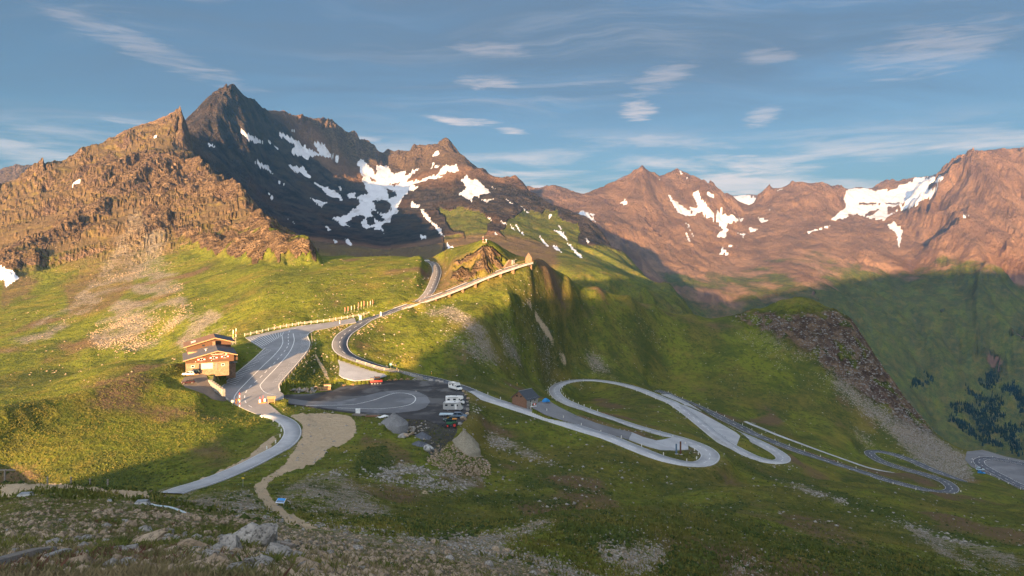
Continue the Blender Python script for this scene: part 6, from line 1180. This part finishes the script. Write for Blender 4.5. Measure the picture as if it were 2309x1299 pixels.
guards(Bq, 4.0, .42, .60, 10, 'guard stone around the far right hairpin', 'guard stones of the far right hairpin')
guards(LINES[5][1], -4.2, .1, .8, 9, 'guard stone on the lower right bend', 'guard stones of the lower right bend')
guards(LINES[4][1], 3.4, .02, .5, 7, 'guard post on the road below the parking exit', 'guard posts below the car park')
# kerbs and painted bays of the car park
kl = catmull([np.array(onplane(x, y, PL_PARK)) for x, y in ((598, 785), (570, 811), (536, 839), (510, 861), (500, 875), (500, 886), (515, 902))], 1.5); k_ = ribbon('kerb', kl, .5, M_KERB, .3, 0, .14); k_['kind'] = 'structure'
kl = catmull([np.array(onplane(x, y, PL_PARK)) for x, y in ((709, 745), (694, 755), (699, 774), (692, 793), (666, 825), (640, 854), (630, 868), (632, 882))], 1.5); k_ = ribbon('kerb', kl, .4, M_KERB, .3, 0, .14); k_['kind'] = 'structure'
bays = []
def pl_line(pts, w, dz=.02, step=1.5): L = catmull([np.array(onplane(x, y, PL_PARK)) for x, y in pts], step); return strip_np(L, w, 0, dz)
def pl_curve(pts, step=1.5): return catmull([np.array(onplane(x, y, PL_PARK)) for x, y in pts], step)
c1 = pl_curve(((636, 757), (637, 775), (622, 797), (590, 828), (560, 858), (537, 882), (528, 897), (530, 908))); bays.append(strip_np(c1, .28, 0, .02))
c2 = pl_curve(((690, 733), (655, 745), (650, 760), (649, 780), (628, 808), (592, 846), (562, 874), (552, 892), (556, 910), (580, 925))); bays += dashes(c2, 0, .28, 3, 3, .02)
c3 = pl_curve(((661, 752), (663, 770), (652, 795), (622, 830), (590, 864), (588, 874), (600, 886), (625, 892))); bays.append(strip_np(c3, .28, 0, .02))
def bay_rows(La, Lb, n):
    sa = np.linspace(0, len(La) - 1, n); out = []
    for t in sa:
        p = np.array([np.interp(t, np.arange(len(La)), La[:, k]) for k in range(3)]); u = t / (len(La) - 1) * (len(Lb) - 1); q = np.array([np.interp(u, np.arange(len(Lb)), Lb[:, k]) for k in range(3)])
        out.append(strip_np(np.array([p, (p + q) / 2, q]), .22, 0, .021))
    return out
bays += bay_rows(pl_curve(((675, 752), (679, 772), (668, 800), (640, 832), (614, 862))), pl_curve(((692, 755), (697, 774), (689, 794), (662, 826), (634, 858))), 34)
bays += bay_rows(pl_curve(((612, 790), (588, 812), (556, 842), (532, 868))), pl_curve(((600, 788), (573, 811), (540, 838), (512, 862))), 26)
bays += bay_rows(pl_curve(((560, 765), (600, 755), (640, 749))), pl_curve(((590, 783), (615, 770), (634, 758))), 14)
obj('lane_marking', mesh_np('lane_marking', *join_np(bays)), M_LINE, AO[0])
lp = catmull([np.array(onplane(x, y, PL_LOT)) for x, y in ((690, 915), (787, 913), (815, 909), (847, 901), (881, 889), (904, 886), (927, 890), (937, 898), (932, 908), (916, 915), (881, 920), (840, 922), (760, 920))], 1.5)
lo_ = bpy.data.objects['turning_loop']; obj('lane_marking', mesh_np('lane_marking', *strip_np(lp, .3, 0, .05)), M_LINE, lo_)
# ---------------------------------------------------------------- foreground slope
def FG(px, py): return at_ground(px, py, 2.5, 140)
LR = M['greystone']; WR = M['warmstone']
def slabrock(px, py, w, lab_, mat=LR, sq=(1, .7, .6), mesh=None):
    P = FG(px, py); s = w * P[1] / F
    return rock('boulder', P, s, mat, lab_, 'boulder', None, sq, .15, None, mesh)
slabrock(566, 1232, 118, 'largest pale layered boulder of the foreground outcrop', LR, (1, .8, .8), LAYERED[0]); slabrock(598, 1236, 84, 'steep striped slab leaning on the right of the largest outcrop boulder', LR, (.8, .7, 1.0), LAYERED[3]); slabrock(520, 1246, 78, 'angular boulder at the left end of the foreground outcrop', LR, (1, .7, .7), LAYERED[1]); slabrock(622, 1262, 74, 'blocky grey boulder at the right of the outcrop', LR, (1, .8, .8), LAYERED[2])
slabrock(592, 1282, 96, 'low flat boulder in front of the outcrop', LR, (1, .7, .5), LAYERED[4]); slabrock(430, 1240, 70, 'broken layered slab between the long slab and the outcrop', WR, (1.1, .6, .5), LAYERED[1]); slabrock(470, 1262, 60, 'tilted shale block below the angular boulder', LR, (1, .6, .5), LAYERED[3])
slabrock(320, 1232, 105, 'long flat tilted slab lying in the grass left of the outcrop', WR, (1.15, .4, .34), LAYERED[2]); slabrock(135, 1177, 22, 'whitish stone on the left heather', LR); slabrock(65, 1184, 26, 'pale low stone at the far left heather', WR); slabrock(18, 1198, 20, 'small grey stone at the left frame edge', LR)
slabrock(283, 1178, 26, 'pale stone in front of the orange rubble', LR); slabrock(685, 1284, 36, 'orange rounded stone at the bottom right of the outcrop', WR); slabrock(720, 1276, 22, 'orange pointed stone next to the rounded one', WR); slabrock(378, 1200, 18, 'small white stone behind the long slab', LR); slabrock(300, 1225, 24, 'white stone at the upper end of the long slab', LR); slabrock(895, 1270, 34, 'flat grey slab on the right scree', LR, (1, .5, .4)); slabrock(805, 1222, 20, 'whitish block on the right scree', LR); slabrock(745, 1292, 40, 'grey block at the bottom edge right of the outcrop', LR); slabrock(1130, 1268, 22, 'pale stone at the right end of the scree', LR)
shale = []
for k in range(150):
    px = _rk.gauss(450, 55); py = 1236 + (px - 450) * .10 + _rk.gauss(0, 12)
    P = FG(px, py); rock('shale_stone', P, _rk.uniform(.14, .50), WR if _rk.random() < .5 else LR, 'thin tilted shale slab in the band left of the outcrop', 'stone', 'shale slabs beside the outcrop', (1.3, .8, .45), .2)
for k in range(100):
    px = _rk.uniform(215, 560); py = 1153 + (px - 215) * .07 + _rk.gauss(0, 4); P = FG(px, py)
    rock('rubble_stone', P, _rk.uniform(.18, .6), WR, 'orange-tan stone in the rubble line across the left slope', 'stone', 'orange rubble line')
for k in range(330):
    px = _rk.uniform(0, 1250); py = _rk.uniform(1150, 1297)
    if py < 1180 + max(0, (px - 650)) * .12: continue
    P = FG(px, py); rock('loose_stone', P, (.06 + .30 * _rk.random() ** 2) * (1 + P[1] / 30), (LR, WR)[_rk.random() < .4], 'loose pale stone scattered on the foreground slope', 'stone', 'loose stones on the foreground slope')
# logs, blocks, trail furniture
def log(px0, py0, px1, py1, r, lab_, mat):
    a, b = FG(px0, py0), FG(px1, py1); a.z += r; b.z += r; o = empty('log', lab_, 'log', a); part('trunk', B().tube((0, 0, 0), tuple((b - a) * .55 + Vector((0, .03, .02))), r, r * .9, 7).tube(tuple((b - a) * .54 + Vector((0, .03, .02))), tuple(b - a), r * .92, r * .7, 7), mat, o); part('split_face', B().tube(tuple((b - a) * .05 + Vector((0, 0, r * .6))), tuple((b - a) * .9 + Vector((0, 0, r * .55))), r * .5, r * .35, 5), M['weathered'], o)
log(-20, 1296, 120, 1252, .105, 'weathered dark log lying at the lower left corner', M['oldwood']); log(100, 1272, 158, 1250, .07, 'slim pale branch beside the dark log', M['weathered']); log(600, 1232, 662, 1240, .09, 'grey timber lying right of the outcrop', M['oldwood'])
def block(px, py, w, h, lab_, P=None):
    P = FG(px, py); r = empty('concrete_block', lab_, 'concrete block', Vector((P.x, P.y, P.z - .1)), .15, 'concrete blocks on the slope'); s = P.y / F; part('body', B().box((0, 0, h * s / 2), (w * s, w * s * .8, h * s), 0, .82), M['concrete'], r, .03); part('lid', B().box((0, 0, h * s + .02), (w * s * .7, w * s * .5, .06)), M['grey'], r); return r
block(57, 1119, 31, 9, 'pale concrete block on the far left slope'); block(320, 1138, 31, 11, 'pale concrete block with a blue hose beside it'); block(247, 1131, 10, 6, 'tiny pale concrete block between the two bigger ones')
hs = [FG(330 + 12 * k, 1134 + 3.1 * k + 2 * math.sin(k)) for k in range(9)]; hl = catmull([np.array(p) + [0, 0, .06] for p in hs], .4); hobj = ribbon('hose', hl, .12, M['pale_blue'], .08, 0, .05); tag(hobj, 'pale blue hose running downhill from the concrete block', 'hose')
tb = FG(11, 1084); r = empty('timber_gallows', 'wooden T-shaped post at the left end of the trail edge', 'post', tb, 0); part('post', B().box((0, 0, .75), (.16, .16, 1.7)), M['oldwood'], r); part('crossbar', B().box((0, 0, 1.55), (2.6, .14, .14)), M['oldwood'], r)
for i, px in enumerate((107, 160, 203, 243)):
    P = FG(px, 1089 + i * 1.5); r = empty('fence_post', ('first', 'second', 'third', 'fourth')[i] + ' short dark post from the left along the trail edge', 'post', P, 0, 'trail edge posts'); part('shaft', B().box((0, 0, .35), (.14, .14, .9), .2), M['oldwood'], r); part('cap', B().box((0, 0, .82), (.18, .18, .05), .2), M['oldwood'], r)
ip = at_ground(633, 1141, 60, 140); r = empty('information_board', 'slanted blue picture panel beside the pale trail', 'panel', ip, -.2); part('board', B().slab([(-.62, -.28, .62), (.62, -.28, .62), (.62, .35, 1.05), (-.62, .35, 1.05)], .06), M['blue'], r); part('picture', B().slab([(-.56, -.25, .655), (.56, -.25, .655), (.56, .02, .84), (-.56, .02, .84)], .02), M['slate'], r); part('frame', B().slab([(-.68, -.33, .58), (.68, -.33, .58), (.68, .40, 1.02), (-.68, .40, 1.02)], .05), M['white'], r)
for s in (-1, 1): part('leg', B().box((s * .5, .05, .35), (.08, .08, .8)), M['grey'], r)
yp = at_ground(548, 1098, 110, 200); r = empty('trail_signpost', 'thin post with a yellow trail sign near the road curve', 'signpost', yp, 0); part('post', B().tube((0, 0, 0), (0, 0, 2.0), .05), M['grey'], r); part('sign', B().box((0, -.06, 1.85), (.55, .05, .28)), M['yellow'], r)
# small stones beyond counting and grass on the slope
def scatter_stones(name, pts, size, mat, seed):
    r_ = np.random.default_rng(seed); n = len(pts); base = np.array([(1, 0, 0), (0, 1, 0), (-1, 0, 0), (0, -1, 0), (0, 0, .8), (.2, .1, -.6)]); tri = np.array([(0, 1, 4), (1, 2, 4), (2, 3, 4), (3, 0, 4), (1, 0, 5), (2, 1, 5), (3, 2, 5), (0, 3, 5)])
    sc = (size * r_.uniform(.4, 1.5, n) ** 1.4)[:, None, None]; jit = r_.uniform(.55, 1.3, (n, 6, 3)); a = r_.uniform(0, 6.28, n); v = base[None] * jit * sc
    x = v[..., 0] * np.cos(a)[:, None] - v[..., 1] * np.sin(a)[:, None]; y = v[..., 0] * np.sin(a)[:, None] + v[..., 1] * np.cos(a)[:, None]
    V = np.stack([x, y, v[..., 2] * .75], -1) + pts[:, None, :]; Fq = tri[None] + (np.arange(n) * 6)[:, None, None]
    o = obj(name, mesh_np(name, V.reshape(-1, 3), Fq.reshape(-1, 3)), mat); o['kind'] = 'stuff'; return o
visible = np.zeros(gz.shape, bool); run = np.minimum.accumulate(gpy, axis=1); visible[:, 1:] = gpy[:, 1:] <= run[:, :-1] + .6
def sample(mask, n, seed):
    """random places on the ground, evenly over what is seen, weighted by mask"""
    r_ = np.random.default_rng(seed); dpy = np.abs(np.gradient(gpy, axis=1)) * visible; w = (mask * dpy * np.gradient(GX)[:, None] * (PAVED > 1.0)); w[(GX < -60) | (GX > 2370)] = 0
    p = np.cumsum(w.ravel()); k = np.searchsorted(p, r_.random(n) * p[-1]); i, j = np.unravel_index(np.minimum(k, p.size - 1), w.shape); i = np.minimum(i, NX - 2); j = np.minimum(j, ND - 2)
    a = r_.random(n); b = r_.random(n); t = TX[i] + a * (TX[i + 1] - TX[i]); d = GD[j] + b * (GD[j + 1] - GD[j])
    z = (gz[i, j] * (1 - a) + gz[i + 1, j] * a) * (1 - b) + (gz[i, j + 1] * (1 - a) + gz[i + 1, j + 1] * a) * b
    return np.stack([t * d, d, z], 1)
hillm = ((gd > 170) & (gd < 660)) * (gpx > 640) * (.06 + 1.0 * scree + .9 * polymask([[(1640, 720), (1760, 760), (1860, 800), (1900, 870), (1800, 860), (1700, 800)], [(1660, 700), (1900, 740), (2100, 960), (2190, 1080), (2080, 1040), (1900, 870)]], 450, 660, 20, 40)) * smooth(-.25, .3, fb(165, 665, 24, 4, 401))
scatter_stones('scattered_stones', sample(hillm, 5200, 11), .42, M['greystone'], 1)['label'] = 'pale stones strewn over the shaded hill slopes'
leftm = ((gd > 330) & (gd < 1050)) * (gpx < 960) * (.012 + .9 * scree * smooth(-.1, .35, fb(320, 1060, 90, 3, 413))) * smooth(-.2, .3, fb(320, 1060, 40, 4, 403))
scatter_stones('scattered_stones', sample(leftm, 3800, 12), .5, M['warmstone'], 2)['label'] = 'stones strewn over the sunlit slope above the inn'
crm = ((gd > 480) & (gd < 680)) * (crag + knob); scatter_stones('scattered_stones', sample(crm, 1100, 13), .8, M['greystone'], 3)['label'] = 'broken rock on the crags'
nearm = ((gd > 9) & (gd < 170)) * (.08 + scree); scatter_stones('scattered_stones', sample(nearm, 11000, 14), .12, M['warmstone'], 4)['label'] = 'small stones on the near slope'
nm2 = ((gd > 60) & (gd < 240)) * (.10 + scree) * (gpx > 500); scatter_stones('scattered_stones', sample(nm2, 5000, 15), .17, M['greystone'], 5)['label'] = 'grey stones in the hollow below the camera'
rm = ((gd > 190) & (gd < 240)) * polymask([[(985, 1005), (1060, 1000), (1100, 1040), (1110, 1075), (1020, 1070), (960, 1040)]], 150, 300, 6); scatter_stones('scattered_stones', sample(rm + 1e-9, 1200, 16), .35, M['warmstone'], 6)['label'] = 'brown rubble on the spoil bank'
# grass tufts
def grass(name, pts, h, w, mat, seed, blades=5):
    r_ = np.random.default_rng(seed); n = len(pts); P = np.repeat(pts, blades, 0) + np.c_[r_.normal(0, w * 3.2, (n * blades, 2)), np.zeros(n * blades)]; m = len(P)
    hh = np.repeat(h * r_.uniform(.5, 1.4, n), blades) * r_.uniform(.6, 1.2, m); a = r_.uniform(0, 6.28, m); dx, dy = np.cos(a) * w, np.sin(a) * w; lx, ly = r_.normal(0, .35, m) * hh, r_.normal(0, .35, m) * hh
    z = np.zeros(m); V = np.stack([np.stack([P[:, 0] - dx, P[:, 1] - dy, P[:, 2] - .03], 1), np.stack([P[:, 0] + dx, P[:, 1] + dy, P[:, 2] - .03], 1), np.stack([P[:, 0] + lx * .4 + dx * .6, P[:, 1] + ly * .4 + dy * .6, P[:, 2] + hh * .6], 1), np.stack([P[:, 0] + lx, P[:, 1] + ly, P[:, 2] + hh], 1)], 1).reshape(-1, 3)
    b = (np.arange(m) * 4)[:, None]; Fq = np.vstack([b + [0, 1, 2], b + [0, 2, 3]]); o = obj(name, mesh_np(name, V, Fq), mat); o['kind'] = 'stuff'; return o
def leaf(name, c1, c2, sc):
    m = bpy.data.materials.new(name); m.use_nodes = True; t = NT(m.node_tree); bs = t.n['Principled BSDF']; pos = t.new('ShaderNodeNewGeometry').outputs['Position']
    t.l.new(t.mix(t.ramp(t.noise(pos, sc, 4, .6), .35, .65), c1, c2), bs.inputs['Base Color']); bs.inputs['Roughness'].default_value = .9; bs.inputs['Specular IOR Level'].default_value = .1; return m
gm = ((gd > 7.5) & (gd < 62)) * (1 - .75 * scree) * (1 - dirt); gpts = sample(gm, 13000, 21); GN = leaf('mountain_grass', (.115, .118, .042), (.235, .185, .100), .5)
grass('grass', gpts, .12, .009, GN, 5)['label'] = 'short mountain grass on the foreground slope'
rd_ = sample(gm * (gpx < 620) * smooth(.05, .3, fb(0, 70, 5, 3, 405)), 700, 23); grass('heather', rd_, .13, .007, leaf('heather', (.115, .048, .036), (.16, .085, .055), .8), 6)['label'] = 'reddish dry heather among the foreground grass'
hm = ((gd > 60) & (gd < 330)) * (1 - scree) * (1 - dirt) * (1 - .0); grass('grass', sample(hm, 26000, 25), .36, .075, leaf('tussock', (.065, .085, .018), (.155, .135, .035), .12), 7, 4)['label'] = 'grass tussocks on the meadows'
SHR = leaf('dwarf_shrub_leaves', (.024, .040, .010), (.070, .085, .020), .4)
shm = ((gd > 55) & (gd < 420)) * (.06 + shade_green) * (1 - scree) * (1 - dirt)
so = scatter_stones('dwarf_shrubs', sample(shm, 9000, 41), .34, SHR, 8); so['label'] = 'low dark dwarf shrubs in the hollows'
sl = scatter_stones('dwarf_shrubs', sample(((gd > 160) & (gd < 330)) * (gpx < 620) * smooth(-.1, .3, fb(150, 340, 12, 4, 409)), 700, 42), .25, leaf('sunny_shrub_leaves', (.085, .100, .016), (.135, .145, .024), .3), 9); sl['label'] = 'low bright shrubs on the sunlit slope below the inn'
cl = sample(gm * (gd > 11) * smooth(.02, .25, fb(0, 70, 4, 3, 411)), 2600, 43); grass('grass', cl, .15, .008, leaf('green_tufts', (.070, .100, .022), (.170, .165, .045), .6), 10, 9)['label'] = 'taller green tufts among the foreground stones'
fls = sample(blur(FL_, 9) ** 1.5 * (gd > 430) * (gd < 650) + 1e-12, 2000, 44); scatter_stones('scattered_stones', fls, .48, M['greystone'], 11)['label'] = 'pale scree on the long right flank of the knoll'
# ---------------------------------------------------------------- conifers on the far valley side
fp_ = polymask([[(2140, 905), (2200, 860), (2250, 830), (2309, 900), (2390, 900), (2390, 1030), (2300, 1030), (2210, 1000), (2130, 960)], [(2060, 850), (2110, 840), (2100, 870), (2050, 875)], [(2200, 900), (2309, 940), (2309, 1000), (2250, 990)]], 2200, 3000, 14, 36) * smooth(-.12, .2, fb(2200, 3050, 60, 4, 407))
tp_ = sample(fp_ + 1e-12, 2400, 31); r_ = np.random.default_rng(9); Vs, Fs = [], []
for k in range(len(tp_)):
    h = r_.uniform(8, 15); w = h * r_.uniform(.17, .24); o0 = k * 22; a = np.linspace(0, 6.28, 7, endpoint=False) + r_.random() * 6; v = []
    for z0, z1, ww in ((.08, .5, 1.0), (.32, .74, .72), (.58, 1.0, .45)):
        v += [(w * ww * r_.uniform(.7, 1.15) * math.cos(t), w * ww * r_.uniform(.7, 1.15) * math.sin(t), h * z0) for t in a[:6]] + [(0, 0, h * z1)]
    v.append((0, 0, -1)); Vs.append(np.array(v) + tp_[k])
    for q in range(3): Fs += [(o0 + q * 7 + i, o0 + q * 7 + (i + 1) % 6, o0 + q * 7 + 6) for i in range(6)]
fo = obj('forest', mesh_np('forest', np.vstack(Vs), np.array(Fs)), leaf('conifer_needles', (.012, .026, .014), (.030, .050, .022), .05)); fo['kind'] = 'stuff'; fo['label'] = 'dark conifer wood on the far valley side'
